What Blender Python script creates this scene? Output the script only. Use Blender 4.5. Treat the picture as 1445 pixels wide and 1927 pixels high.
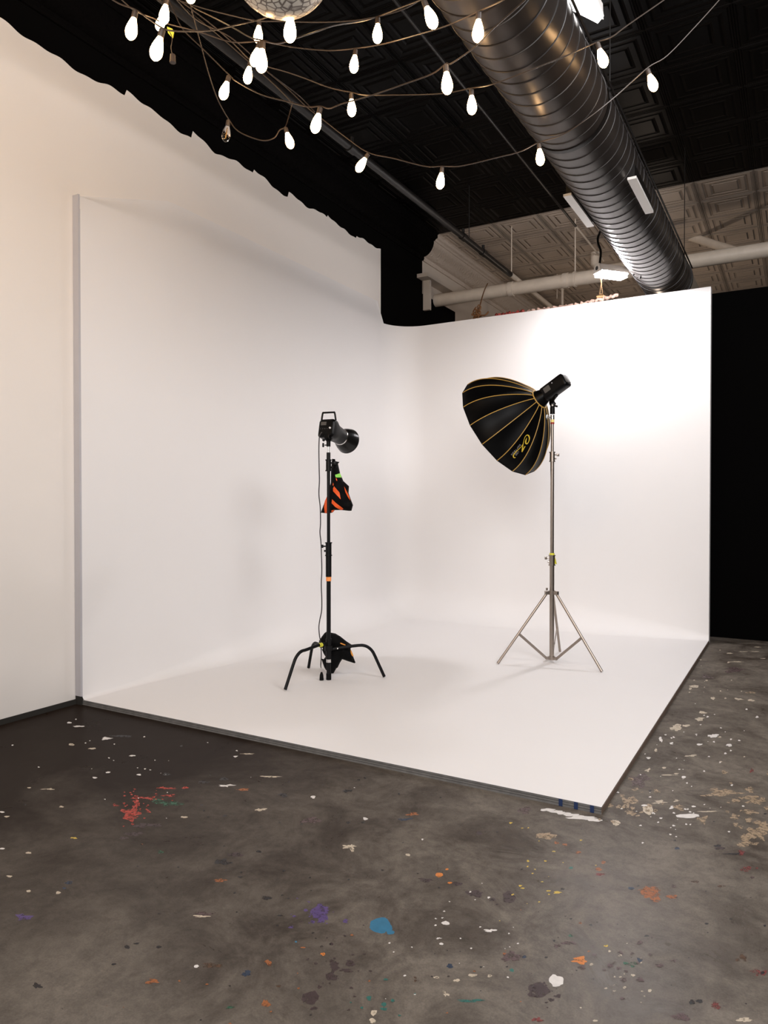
import bpy, bmesh, math, random
from mathutils import Vector, Matrix, Euler
from mathutils.geometry import delaunay_2d_cdt
from mathutils.bvhtree import BVHTree
PI = math.pi
random.seed(7)
S = bpy.context.scene
for o in list(bpy.data.objects): bpy.data.objects.remove(o)
C = S.collection

# ------------------------------------------------------------------ camera
FPX = 1355.0; CX = 722.5; CY = 963.5
YAW = math.radians(29.85); PITCH = math.radians(-0.74); CAMZ = 1.45
cam_d = bpy.data.cameras.new('camera'); cam = bpy.data.objects.new('camera', cam_d); C.objects.link(cam)
cam_d.sensor_fit = 'VERTICAL'; cam_d.sensor_height = 36.0; cam_d.lens = 36.0 * FPX / 1927.0
cam_d.clip_start = 0.05; cam_d.clip_end = 100
cam.location = (0, 0, CAMZ); cam.rotation_euler = (PI/2 + PITCH, 0, YAW)
S.camera = cam
R_ = Vector((math.cos(YAW), math.sin(YAW), 0)); F0 = Vector((-math.sin(YAW), math.cos(YAW), 0)); Z_ = Vector((0, 0, 1))
FW = F0*math.cos(PITCH) + Z_*math.sin(PITCH); UP = Z_*math.cos(PITCH) - F0*math.sin(PITCH)
O_ = Vector((0, 0, CAMZ))
def ray(px, py): return FW + R_*((px-CX)/FPX) + UP*((CY-py)/FPX)
def at(px, py, d): return O_ + ray(px, py)*d                 # point at a given distance along the view
def onz(px, py, z):
    r = ray(px, py); return O_ + r*((z-CAMZ)/r.z)

# ------------------------------------------------------------------ world, exposure, big lights
W = bpy.data.worlds.new('world'); S.world = W; W.use_nodes = True
W.node_tree.nodes['Background'].inputs[0].default_value = (0.6, 0.55, 0.5, 1)
W.node_tree.nodes['Background'].inputs[1].default_value = 0.02
S.view_settings.view_transform = 'Standard'; S.view_settings.look = 'None'
S.view_settings.exposure = 0.0; S.view_settings.gamma = 1.0; S.view_settings.use_curve_mapping = False
def area(name, loc, target, sx, sy, power, col):
    l = bpy.data.lights.new(name, 'AREA'); l.shape = 'RECTANGLE'; l.size = sx; l.size_y = sy; l.energy = power; l.color = col
    o = bpy.data.objects.new(name, l); C.objects.link(o); o.location = loc
    o.rotation_euler = (Vector(target)-Vector(loc)).to_track_quat('-Z', 'Y').to_euler(); return o
def point(name, loc, r, power, col):
    l = bpy.data.lights.new(name, 'POINT'); l.shadow_soft_size = r; l.energy = power; l.color = col
    o = bpy.data.objects.new(name, l); C.objects.link(o); o.location = loc; return o
# unseen fill lights, added out of frame to brighten the set
area('fill_light_centre', (0.9, -1.6, 3.6), (-3.2, 7.2, 1.3), 2.8, 2.4, 292, (1, .98, .975))
area('fill_light_right', (1.3, 3.4, 4.3), (-2.4, 7.0, 0.8), 1.8, 1.4, 118, (1, .965, .97))
area('fill_light_left', (-2.6, -0.2, 4.0), (-4.5, 4.4, 3.4), 1.6, 1.2, 44, (1, .66, .36))  # added warm fill that tints the left wall
point('back_room_fill', (-1.9, 11.6, 3.0), 0.12, 40, (1, .80, .64))  # added unseen fill that lifts the ceiling and pipes behind the set
LAMP_STRIP = 315.0       # emission of the hanging strip light by the back wall
LAMP_DUCT = 12.0        # emission of the strip light beside the duct
BULB = 32.0

# ------------------------------------------------------------------ materials
def mat(name, col, rough=.6, metal=0.0, spec=.5, emit=None, es=0.0, bump=None, var=None, coat=0.0):
    m = bpy.data.materials.new(name); m.use_nodes = True; nt = m.node_tree; b = nt.nodes['Principled BSDF']
    b.inputs['Base Color'].default_value = (*col, 1); b.inputs['Roughness'].default_value = rough
    b.inputs['Metallic'].default_value = metal; b.inputs['Specular IOR Level'].default_value = spec
    b.inputs['Coat Weight'].default_value = coat
    if emit: b.inputs['Emission Color'].default_value = (*emit, 1); b.inputs['Emission Strength'].default_value = es
    tc = nt.nodes.new('ShaderNodeTexCoord')
    if var:      # (scale, amount): colour variation
        n = nt.nodes.new('ShaderNodeTexNoise'); n.inputs['Scale'].default_value = var[0]; n.inputs['Detail'].default_value = 6
        nt.links.new(tc.outputs['Object'], n.inputs['Vector'])
        mx = nt.nodes.new('ShaderNodeMix'); mx.data_type = 'RGBA'
        mx.inputs[6].default_value = (*[c*(1-var[1]) for c in col], 1); mx.inputs[7].default_value = (*[min(1, c*(1+var[1])) for c in col], 1)
        nt.links.new(n.outputs['Fac'], mx.inputs[0]); nt.links.new(mx.outputs[2], b.inputs['Base Color'])
    if bump:     # (scale, strength, distance)
        n = nt.nodes.new('ShaderNodeTexNoise'); n.inputs['Scale'].default_value = bump[0]; n.inputs['Detail'].default_value = 4
        nt.links.new(tc.outputs['Object'], n.inputs['Vector'])
        bp = nt.nodes.new('ShaderNodeBump'); bp.inputs['Strength'].default_value = bump[1]; bp.inputs['Distance'].default_value = bump[2]
        nt.links.new(n.outputs['Fac'], bp.inputs['Height']); nt.links.new(bp.outputs['Normal'], b.inputs['Normal'])
    return m
def floor_mat():
    m = bpy.data.materials.new('mottled_concrete'); m.use_nodes = True; nt = m.node_tree; b = nt.nodes['Principled BSDF']; L = nt.links.new
    tc = nt.nodes.new('ShaderNodeTexCoord')
    def noise(sc, det, rg=.55, dist=0.0):
        n = nt.nodes.new('ShaderNodeTexNoise'); n.inputs['Scale'].default_value = sc; n.inputs['Detail'].default_value = det
        n.inputs['Roughness'].default_value = rg; n.inputs['Distortion'].default_value = dist; L(tc.outputs['Object'], n.inputs['Vector']); return n.outputs['Fac']
    def ramp(src, stops):
        r = nt.nodes.new('ShaderNodeValToRGB'); L(src, r.inputs[0]); e = r.color_ramp.elements
        while len(e) < len(stops): e.new(.5)
        for i, (p, c) in enumerate(stops): e[i].position = p; e[i].color = (*c, 1)
        return r.outputs['Color']
    def mixc(f, a, b2):
        x = nt.nodes.new('ShaderNodeMix'); x.data_type = 'RGBA'
        for s, v in ((0, f), (6, a), (7, b2)):
            if isinstance(v, (int, float)): x.inputs[s].default_value = v
            elif isinstance(v, tuple): x.inputs[s].default_value = (*v, 1)
            else: L(v, x.inputs[s])
        return x.outputs[2]
    big = noise(.7, 8, .62, .5); mid = noise(3.1, 12, .7, .7); fine = noise(19, 12, .75, .3); grit = noise(160, 3, .6)
    base = ramp(big, [(.36, (.066, .052, .042)), (.62, (.148, .128, .108))])
    base = mixc(ramp(mid, [(.42, (.0, .0, .0)), (.62, (.8, .8, .8))]), base, (.21, .182, .152))
    dark = ramp(fine, [(.30, (.55, .55, .55)), (.56, (1, 1, 1))])
    mm = nt.nodes.new('ShaderNodeMix'); mm.data_type = 'RGBA'; mm.blend_type = 'MULTIPLY'; mm.inputs[0].default_value = .85; L(base, mm.inputs[6]); L(dark, mm.inputs[7])
    g2 = ramp(grit, [(.35, (.8, .8, .8)), (.7, (1.12, 1.12, 1.12))])
    m3 = nt.nodes.new('ShaderNodeMix'); m3.data_type = 'RGBA'; m3.blend_type = 'MULTIPLY'; m3.inputs[0].default_value = .7; L(mm.outputs[2], m3.inputs[6]); L(g2, m3.inputs[7])
    # darker brown towards the left wall, with its own cloudy outline
    sx = nt.nodes.new('ShaderNodeSeparateXYZ'); L(tc.outputs['Object'], sx.inputs[0])
    a1 = nt.nodes.new('ShaderNodeMath'); a1.operation = 'MULTIPLY_ADD'; L(big, a1.inputs[0]); a1.inputs[1].default_value = 3.2; L(sx.outputs['X'], a1.inputs[2])
    st = nt.nodes.new('ShaderNodeMapRange'); L(a1.outputs[0], st.inputs[0]); st.inputs[1].default_value = -1.45; st.inputs[2].default_value = 0.35
    st.inputs[3].default_value = .96; st.inputs[4].default_value = 0
    col = mixc(st.outputs[0], m3.outputs[2], (.015, .009, .006))
    rr = nt.nodes.new('ShaderNodeMapRange'); L(mid, rr.inputs[0]); rr.inputs[1].default_value = .3; rr.inputs[2].default_value = .7; rr.inputs[3].default_value = .24; rr.inputs[4].default_value = .42
    bp = nt.nodes.new('ShaderNodeBump'); bp.inputs['Strength'].default_value = .25; bp.inputs['Distance'].default_value = .004; L(fine, bp.inputs['Height'])
    # worn sealer: matt concrete with a weak, even gloss
    df = nt.nodes.new('ShaderNodeBsdfDiffuse'); gl_ = nt.nodes.new('ShaderNodeBsdfGlossy'); ms = nt.nodes.new('ShaderNodeMixShader'); ms.inputs[0].default_value = .045
    L(col, df.inputs['Color']); L(bp.outputs[0], df.inputs['Normal']); L(bp.outputs[0], gl_.inputs['Normal']); L(rr.outputs[0], gl_.inputs['Roughness'])
    L(df.outputs[0], ms.inputs[1]); L(gl_.outputs[0], ms.inputs[2]); L(ms.outputs[0], nt.nodes['Material Output'].inputs[0]); nt.nodes.remove(b)
    return m
def tin_mat(name, col, rough, dist=.03):
    """pressed tin ceiling: nested square frames in 0.61 m panels as relief"""
    m = bpy.data.materials.new(name); m.use_nodes = True; nt = m.node_tree; b = nt.nodes['Principled BSDF']; L = nt.links.new
    b.inputs['Roughness'].default_value = rough
    tc = nt.nodes.new('ShaderNodeTexCoord'); sx = nt.nodes.new('ShaderNodeSeparateXYZ'); L(tc.outputs['Object'], sx.inputs[0])
    def M(op, a, b2=None):
        n = nt.nodes.new('ShaderNodeMath'); n.operation = op
        for i, v in ((0, a), (1, b2)):
            if v is None: continue
            if isinstance(v, (int, float)): n.inputs[i].default_value = v
            else: L(v, n.inputs[i])
        return n.outputs[0]
    def cell(s, off): return M('ABSOLUTE', M('SUBTRACT', M('FRACT', M('DIVIDE', M('ADD', s, 30+off), .61)), .5))
    d = M('MAXIMUM', cell(sx.outputs['X'], .33), cell(sx.outputs['Y'], .12))
    r = nt.nodes.new('ShaderNodeValToRGB'); L(d, r.inputs[0]); e = r.color_ramp.elements
    stops = [(0, 0), (.20, 0), (.23, .9), (.26, .25), (.33, .25), (.36, 1), (.385, .35), (.44, .35), (.455, .8), (.47, .3), (.485, .8), (.5, 0)]
    while len(e) < len(stops): e.new(.5)
    for i, (p, v) in enumerate(stops): e[i].position = p; e[i].color = (v, v, v, 1)
    bp = nt.nodes.new('ShaderNodeBump'); bp.inputs['Strength'].default_value = 1; bp.inputs['Distance'].default_value = dist; bp.invert = True
    L(r.outputs['Color'], bp.inputs['Height']); L(bp.outputs[0], b.inputs['Normal'])
    if col[0] < .01: b.inputs['Specular IOR Level'].default_value = .05
    n = nt.nodes.new('ShaderNodeTexNoise'); n.inputs['Scale'].default_value = 3; L(tc.outputs['Object'], n.inputs['Vector'])
    mx = nt.nodes.new('ShaderNodeMix'); mx.data_type = 'RGBA'; L(n.outputs['Fac'], mx.inputs[0])
    mx.inputs[6].default_value = (*[c*.75 for c in col], 1); mx.inputs[7].default_value = (*[c*1.2 for c in col], 1); L(mx.outputs[2], b.inputs['Base Color'])
    return m
def cornice_mat(name, col, rough):
    m = mat(name, col, rough); nt = m.node_tree; b = nt.nodes['Principled BSDF']; L = nt.links.new
    tc = nt.nodes.new('ShaderNodeTexCoord'); v = nt.nodes.new('ShaderNodeTexVoronoi'); v.inputs['Scale'].default_value = 16; v.feature = 'DISTANCE_TO_EDGE'
    L(tc.outputs['Object'], v.inputs['Vector']); bp = nt.nodes.new('ShaderNodeBump'); bp.inputs['Distance'].default_value = .015; bp.inputs['Strength'].default_value = .8
    L(v.outputs['Distance'], bp.inputs['Height']); L(bp.outputs[0], b.inputs['Normal'])
    if col[0] < .01: b.inputs['Specular IOR Level'].default_value = .05
    return m
M = dict(
    floor=floor_mat(),
    plaster=mat('warm_white_plaster', (.82, .78, .74), .7, bump=(9, .25, .004), var=(1.2, .03)),
    cyc=mat('matte_white_cyclorama_paint', (.83, .815, .81), .62, bump=(5, .12, .003), var=(1.5, .015)),
    trimw=mat('cool_white_board_paint', (.49, .48, .51), .6, var=(6, .06)),
    plyside=mat('brown_plywood_edge', (.16, .11, .08), .8, var=(30, .35)),
    plygrey=mat('grey_smeared_plywood_edge', (.16, .155, .15), .8, var=(25, .45)),
    plydark=mat('dark_plywood_glue_line', (.05, .045, .045), .8),
    black=mat('black_wall_paint', (.0018, .0016, .0016), .95, spec=.04),
    jointdirt=mat('dark_gap', (.02, .018, .015), .9),
    btin=tin_mat('black_tin_ceiling', (.0014, .0011, .0010), .42, .022),
    wtin=tin_mat('off_white_tin_ceiling', (.50, .42, .35), .5, .03),
    bcorn=cornice_mat('black_cornice', (.0015, .0012, .0012), .9),
    wcorn=cornice_mat('off_white_cornice', (.50, .43, .37), .6),
    wrear=mat('off_white_rear_wall', (.50, .44, .38), .7, var=(2, .08)),
    duct=mat('black_glossy_duct_metal', (.042, .035, .031), .33, metal=.55, bump=(3, .2, .01), var=(4, .25)),
    seam=mat('dark_duct_seam', (.012, .010, .010), .5),
    ductw=mat('cream_painted_duct', (.42, .35, .28), .5),
    blackpipe=mat('black_painted_pipe', (.006, .005, .0045), .45, spec=.3),
    whitepipe=mat('cream_painted_pipe', (.62, .54, .45), .5, var=(9, .18)),
    whitemetal=mat('white_enamel', (.75, .73, .70), .45),
    darkhole=mat('dark_knockout', (.03, .03, .03), .6),
    strip=mat('lit_strip_diffuser', (.9, .9, .9), .5, emit=(1, .965, .985), es=LAMP_STRIP),
    strip2=mat('lit_panel_diffuser', (.9, .9, .9), .5, emit=(1, .96, .94), es=LAMP_DUCT),
    bulb=mat('lit_bulb_glass', (1, .9, .8), .3, emit=(1, .60, .27), es=BULB),
    cord=mat('brown_string_cord', (.035, .024, .017), .45),
    socket=mat('brown_socket', (.045, .032, .025), .5),
    stdblack=mat('matt_black_stand', (.003, .0032, .004), .45, spec=.22),
    plastic=mat('black_plastic', (.0015, .0015, .0016), .34, spec=.14),
    rubber=mat('black_rubber', (.0025, .0025, .0025), .7, spec=.15),
    cable=mat('dark_cable_rubber', (.012, .009, .009), .5),
    chrome=mat('chrome', (.75, .74, .73), .18, metal=1),
    steel=mat('brushed_steel', (.36, .31, .27), .34, metal=1, var=(30, .08)),
    screen=mat('grey_lcd', (.07, .065, .06), .3), white=mat('white_plastic', (.8, .8, .82), .4),
    nylon=mat('black_nylon', (.002, .002, .0022), .7, spec=.10, bump=(220, .3, .001)),
    nylonw=mat('softbox_black_fabric', (.0018, .0018, .002), .42, spec=.08),
    innerw=mat('silver_softbox_lining', (.6, .6, .58), .35, metal=.5), diffus=mat('white_diffuser_cloth', (.8, .8, .78), .8),
    gold=mat('gold_piping', (.46, .27, .055), .5), goldlogo=mat('gold_print', (.62, .44, .04), .5), greyprint=mat('pale_grey_print', (.35, .34, .36), .6),
    orange=mat('orange_webbing', (.83, .10, .008), .65), green=mat('lime_tag', (.28, .72, .10), .6), amber=mat('amber_tag', (.75, .30, .04), .6),
    otape=mat('orange_tape', (.95, .33, .09), .6), yellow=mat('yellow_tape', (.75, .72, .06), .55), ltyellow=mat('pale_yellow_tape', (.85, .72, .25), .55),
    red=mat('dark_red_tape', (.33, .008, .006), .5), bluet=mat('navy_blue_tape', (.012, .03, .10), .6),
    rope=mat('tan_rope', (.42, .26, .12), .8), twig=mat('dry_brown_vine', (.17, .075, .025), .8), paper=mat('crumpled_paper', (.45, .30, .24), .7, bump=(40, 1, .01), var=(26, .7)),
    redfab=mat('red_fabric', (.30, .04, .03), .8),
)
def clear_glass():
    m = bpy.data.materials.new('clear_bulb_glass'); m.use_nodes = True; b = m.node_tree.nodes['Principled BSDF']
    b.inputs['Transmission Weight'].default_value = 1; b.inputs['Roughness'].default_value = .02; b.inputs['IOR'].default_value = 1.3; b.inputs['Base Color'].default_value = (.95, .9, .85, 1); return m
M['glass'] = clear_glass()
def globe_mat():
    m = mat('crackled_white_mosaic', (.7, .66, .58), .3); nt = m.node_tree; b = nt.nodes['Principled BSDF']; L = nt.links.new
    tc = nt.nodes.new('ShaderNodeTexCoord'); v = nt.nodes.new('ShaderNodeTexVoronoi'); v.feature = 'DISTANCE_TO_EDGE'; v.inputs['Scale'].default_value = 34
    L(tc.outputs['Object'], v.inputs['Vector']); r = nt.nodes.new('ShaderNodeValToRGB'); L(v.outputs['Distance'], r.inputs[0])
    r.color_ramp.elements[0].position = .02; r.color_ramp.elements[0].color = (.10, .07, .05, 1); r.color_ramp.elements[1].position = .14; r.color_ramp.elements[1].color = (.72, .68, .60, 1)
    L(r.outputs[0], b.inputs['Base Color']); return m
M['globe'] = globe_mat()

# ------------------------------------------------------------------ mesh builder
class MB:
    def __init__(s): s.v = []; s.f = []; s.m = []; s.mi = 0
    def add(s, vs, fs):
        n = len(s.v); s.v += [Vector(v) for v in vs]; s.f += [tuple(i+n for i in f) for f in fs]; s.m += [s.mi]*len(fs); return s
    def box(s, c, d, rot=None, bev=0.0):
        c = Vector(c); x, y, z = (a/2 for a in d)
        if bev:
            bm = bmesh.new(); bmesh.ops.create_cube(bm, size=1); bmesh.ops.scale(bm, vec=d, verts=bm.verts)
            bmesh.ops.bevel(bm, geom=bm.edges[:], offset=bev, segments=3, affect='EDGES', profile=.5)
            vs = [v.co.copy() for v in bm.verts]; bm.verts.index_update(); fs = [[v.index for v in f.verts] for f in bm.faces]; bm.free()
        else:
            vs = [Vector((a*x, b*y, e*z)) for a in (-1, 1) for b in (-1, 1) for e in (-1, 1)]
            fs = [(0,1,3,2), (4,6,7,5), (0,4,5,1), (2,3,7,6), (0,2,6,4), (1,5,7,3)]
        if rot is not None: vs = [rot @ v for v in vs]
        return s.add([c+v for v in vs], fs)
    def tube(s, pts, r, n=12, cap=True, squash=None):
        pts = [Vector(p) for p in pts]; k = len(pts); rs = r if isinstance(r, (list, tuple)) else [r]*k
        t = [(pts[min(i+1, k-1)]-pts[max(i-1, 0)]).normalized() for i in range(k)]
        a = Vector((0, 0, 1)) if abs(t[0].z) < .9 else Vector((1, 0, 0)); u = t[0].cross(a).normalized(); vs = []
        for i in range(k):
            u = (u - t[i]*u.dot(t[i])).normalized(); w = t[i].cross(u)
            for j in range(n):
                q = 2*PI*j/n; vs.append(pts[i] + (u*math.cos(q) + w*math.sin(q))*rs[i])
        fs = [(i*n+j, i*n+(j+1) % n, (i+1)*n+(j+1) % n, (i+1)*n+j) for i in range(k-1) for j in range(n)]
        if cap: fs += [tuple(range(n))[::-1], tuple((k-1)*n+j for j in range(n))]
        return s.add(vs, fs)
    def lathe(s, prof, axis, org, n=24, cap=True):
        """prof: (distance along axis, radius)"""
        ax = Vector(axis).normalized(); org = Vector(org); a = Vector((0, 0, 1)) if abs(ax.z) < .9 else Vector((1, 0, 0))
        u = ax.cross(a).normalized(); w = ax.cross(u); vs = []
        for (h, r) in prof:
            for j in range(n): q = 2*PI*j/n; vs.append(org + ax*h + (u*math.cos(q)+w*math.sin(q))*max(r, 1e-5))
        k = len(prof); fs = [(i*n+j, i*n+(j+1) % n, (i+1)*n+(j+1) % n, (i+1)*n+j) for i in range(k-1) for j in range(n)]
        if cap: fs += [tuple(range(n))[::-1], tuple((k-1)*n+j for j in range(n))]
        return s.add(vs, fs)
    def prism(s, poly, ext):
        """poly: list of 3D points, ext: extrusion vector"""
        n = len(poly); poly = [Vector(p) for p in poly]; e = Vector(ext)
        return s.add(poly + [p+e for p in poly], [tuple(range(n))[::-1], tuple(range(n, 2*n))] + [(i, (i+1) % n, n+(i+1) % n, n+i) for i in range(n)])
    def build(s, name, mats, parent=None, smooth=True, org=None, ang=40):
        if not isinstance(mats, (list, tuple)): mats = [mats]
        if parent is not None: org = Vector(parent['_o'])
        elif org is None: org = Vector((0, 0, 0))
        org = Vector(org)
        me = bpy.data.meshes.new(name); me.from_pydata([tuple(v-org) for v in s.v], [], s.f)
        for m_ in mats: me.materials.append(m_)
        for i, p in enumerate(me.polygons): p.material_index = s.m[i]; p.use_smooth = smooth
        bm = bmesh.new(); bm.from_mesh(me); bmesh.ops.recalc_face_normals(bm, faces=bm.faces)
        if smooth:
            for e in bm.edges:
                if len(e.link_faces) == 2 and e.calc_face_angle(0) > math.radians(ang): e.smooth = False
        bm.to_mesh(me); bm.free()
        o = bpy.data.objects.new(name, me); C.objects.link(o)
        if parent is not None: o.parent = parent
        else: o.location = org
        o['_o'] = tuple(org); return o
def tag(o, label=None, cat=None, group=None, kind=None):
    if label: o['label'] = label
    if cat: o['category'] = cat
    if group: o['group'] = group
    if kind: o['kind'] = kind
    return o
def thing(name, loc, label, cat, group=None):
    o = bpy.data.objects.new(name, None); C.objects.link(o); o.location = loc; o.empty_display_size = .05
    o['_o'] = tuple(loc); return tag(o, label, cat, group)
def struct(o): o['kind'] = 'structure'; return o
def smoothpath(pts, n=6):
    P = [Vector(p) for p in pts]; out = []
    for i in range(len(P)-1):
        a, b, c, d = P[max(i-1, 0)], P[i], P[i+1], P[min(i+2, len(P)-1)]
        for k in range(n):
            t = k/n; out.append(.5*((2*b)+(c-a)*t+(2*a-5*b+4*c-d)*t*t+(3*b-a-3*c+d)*t**3))
    out.append(P[-1]); return out

# ------------------------------------------------------------------ dimensions of the place (metres)
XL = -4.50       # building's left wall
XC = -4.44       # face of the cyclorama's left wall
XR = -0.78       # right edge of the cyclorama
YF = 3.39        # front edge of its platform
YB = 8.07        # face of its back wall
ZP = .035; ZT = 3.66; ZW = 4.57; ZC = 5.10; YK = 8.90

# floor with the paint spots of years on it
spots = []
def onf(px, py): return onz(px, py, 0)
def splat(px, py, rx, ry, colr, irr=.25, n=None, h=.0006):
    n = n or (22 if max(rx, ry) > 6 else 11); ph = [random.uniform(0, 6.28) for _ in range(5)]; ring = []
    for j in range(n):
        q = 2*PI*j/n; k = 1 + irr*(.5*math.sin(2*q+ph[0]) + .5*math.sin(3*q+ph[1]) + .45*math.sin(5*q+ph[2]) + .35*math.sin(8*q+ph[3])) + random.uniform(-irr, irr)*.35
        p = onf(px + rx*k*math.cos(q), py + ry*k*math.sin(q)); ring.append((p.x, p.y, h))
    spots.append((colr, ring))
PAL = dict(white=(.72, .69, .66), cream=(.55, .47, .36), tan=(.34, .25, .16), red=(.42, .05, .03), rust=(.30, .10, .03), purple=(.085, .05, .17), blue=(.02, .15, .27), teal=(.02, .13, .11),
           green=(.02, .10, .055), dark=(.012, .010, .012), plum=(.045, .027, .028), orange=(.62, .20, .035), yellow=(.60, .42, .06), maroon=(.17, .028, .025), navy=(.015, .03, .06), mauve=(.09, .055, .055), brown=(.09, .045, .022))
def cluster(px, py, sx, sy, n, r, colr, irr=.3):
    for _ in range(n):
        k = random.uniform(.4, 1.3); splat(px+random.gauss(0, sx), py+random.gauss(0, sy), r*k*1.35, r*k*.8, colr, irr)
def Z5(l):       # left half of the floor
    for u, v, rx, ry, c, *i in l: splat(u*.498, 1350+v*.498, rx*.498, ry*.498, c, *(i or [.25]))
def Z6(l):       # right half of the floor
    for u, v, rx, ry, c, *i in l: splat(720+u*.5017, 1500+v*.5017, rx*.5017, ry*.5017, c, *(i or [.25]))
def Z4(l):       # beside the platform's right edge
    for u, v, rx, ry, c, *i in l: splat(1000+u*.308, 1150+v*.308, rx*.308, ry*.308, c, *(i or [.25]))
Z5([(298,34,20,3,'white'), (262,20,10,3,'white'), (402,80,20,4,'white',.5), (462,71,38,4,'dark'), (270,103,12,4,'cream'), (348,118,16,3,'cream'), (500,145,12,3,'white'), (408,208,9,3,'white'),
    (525,217,9,3,'white'), (358,228,9,3,'white'), (110,266,8,2,'cream'), (182,271,20,3,'cream',.5), (8,358,10,3,'white'), (26,375,10,3,'cream'), (8,496,11,3,'white'), (108,512,10,4,'cream'),
    (232,338,10,3,'cream'), (280,456,12,3,'yellow',.5), (630,215,15,5,'dark'), (770,245,24,4,'dark',.5), (845,233,14,7,'dark',.4), (855,258,24,4,'white',.6), (918,273,24,4,'rust',.4), (890,148,8,3,'white'),
    (935,138,24,2,'cream',.5), (1022,224,36,3,'cream',.4), (1070,294,15,8,'dark',.4), (1183,301,10,5,'white'), (1312,278,15,6,'dark',.4), (1355,236,7,3,'dark'), (985,349,18,5,'cream',.5), (850,372,9,4,'dark'),
    (696,377,12,4,'cream'), (1315,398,8,4,'dark'), (1372,397,7,4,'dark'), (1380,383,9,5,'white'), (1316,488,20,7,'cream',.5), (1330,495,7,14,'cream'), (1175,390,38,11,'mauve'), (492,366,36,19,'red',.45),
    (515,330,12,14,'red',.6), (568,306,14,8,'red',.6), (525,305,20,4,'red',.6), (630,268,28,4,'red',.5), (640,296,18,5,'red',.6), (700,266,12,4,'red'), (600,318,28,9,'green',.4), (652,326,30,10,'green',.4),
    (553,408,52,8,'plum',.4), (505,440,40,6,'plum',.4), (468,456,16,5,'plum'), (606,509,10,6,'green'), (892,519,24,9,'plum'), (842,547,28,11,'dark',.4), (978,507,10,5,'dark'), (832,616,24,5,'rust',.4),
    (908,604,9,4,'dark'), (220,663,10,5,'cream'), (260,625,14,6,'navy'), (243,646,7,4,'navy'), (1008,683,16,8,'dark',.3), (1058,749,10,3,'dark'), (765,745,42,9,'mauve',.5), (760,752,26,4,'cream',.5),
    (1207,738,36,26,'purple',.25), (1155,729,9,5,'purple'), (1112,752,7,4,'purple'), (1182,773,9,6,'purple'), (1208,766,6,4,'purple'), (1100,793,10,5,'purple'), (1138,772,6,4,'plum'), (1305,770,12,6,'purple',.5),
    (1436,786,40,29,'blue',.08), (1118,848,5,3,'blue'), (1220,895,9,6,'orange'), (1252,857,9,5,'plum'), (1145,870,9,3,'rust'), (480,868,10,7,'dark'), (516,855,10,4,'dark'), (600,868,11,5,'dark'),
    (742,941,9,6,'white'), (800,938,30,12,'brown',.5), (932,968,15,12,'navy',.3), (430,933,9,4,'dark'), (140,1015,16,10,'dark',.4), (575,998,20,10,'rust',.5), (1005,1082,15,14,'rust',.3), (870,1096,15,5,'green',.4),
    (1262,940,20,20,'plum',.4), (1322,930,18,11,'plum'), (1252,980,22,15,'plum',.2), (1306,957,22,6,'plum',.4), (1207,1019,9,6,'plum'), (1193,931,7,4,'plum'), (1173,1060,33,24,'plum',.15), (1187,1100,14,6,'plum'),
    (1394,1061,10,8,'teal'), (1412,1117,11,12,'cream'), (1408,1147,12,10,'cream'), (1053,1016,9,5,'brown'), (1015,928,12,10,'rust',.5), (90,755,26,12,'purple',.4), (36,601,10,4,'cream'), (108,657,8,5,'cream')])
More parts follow.
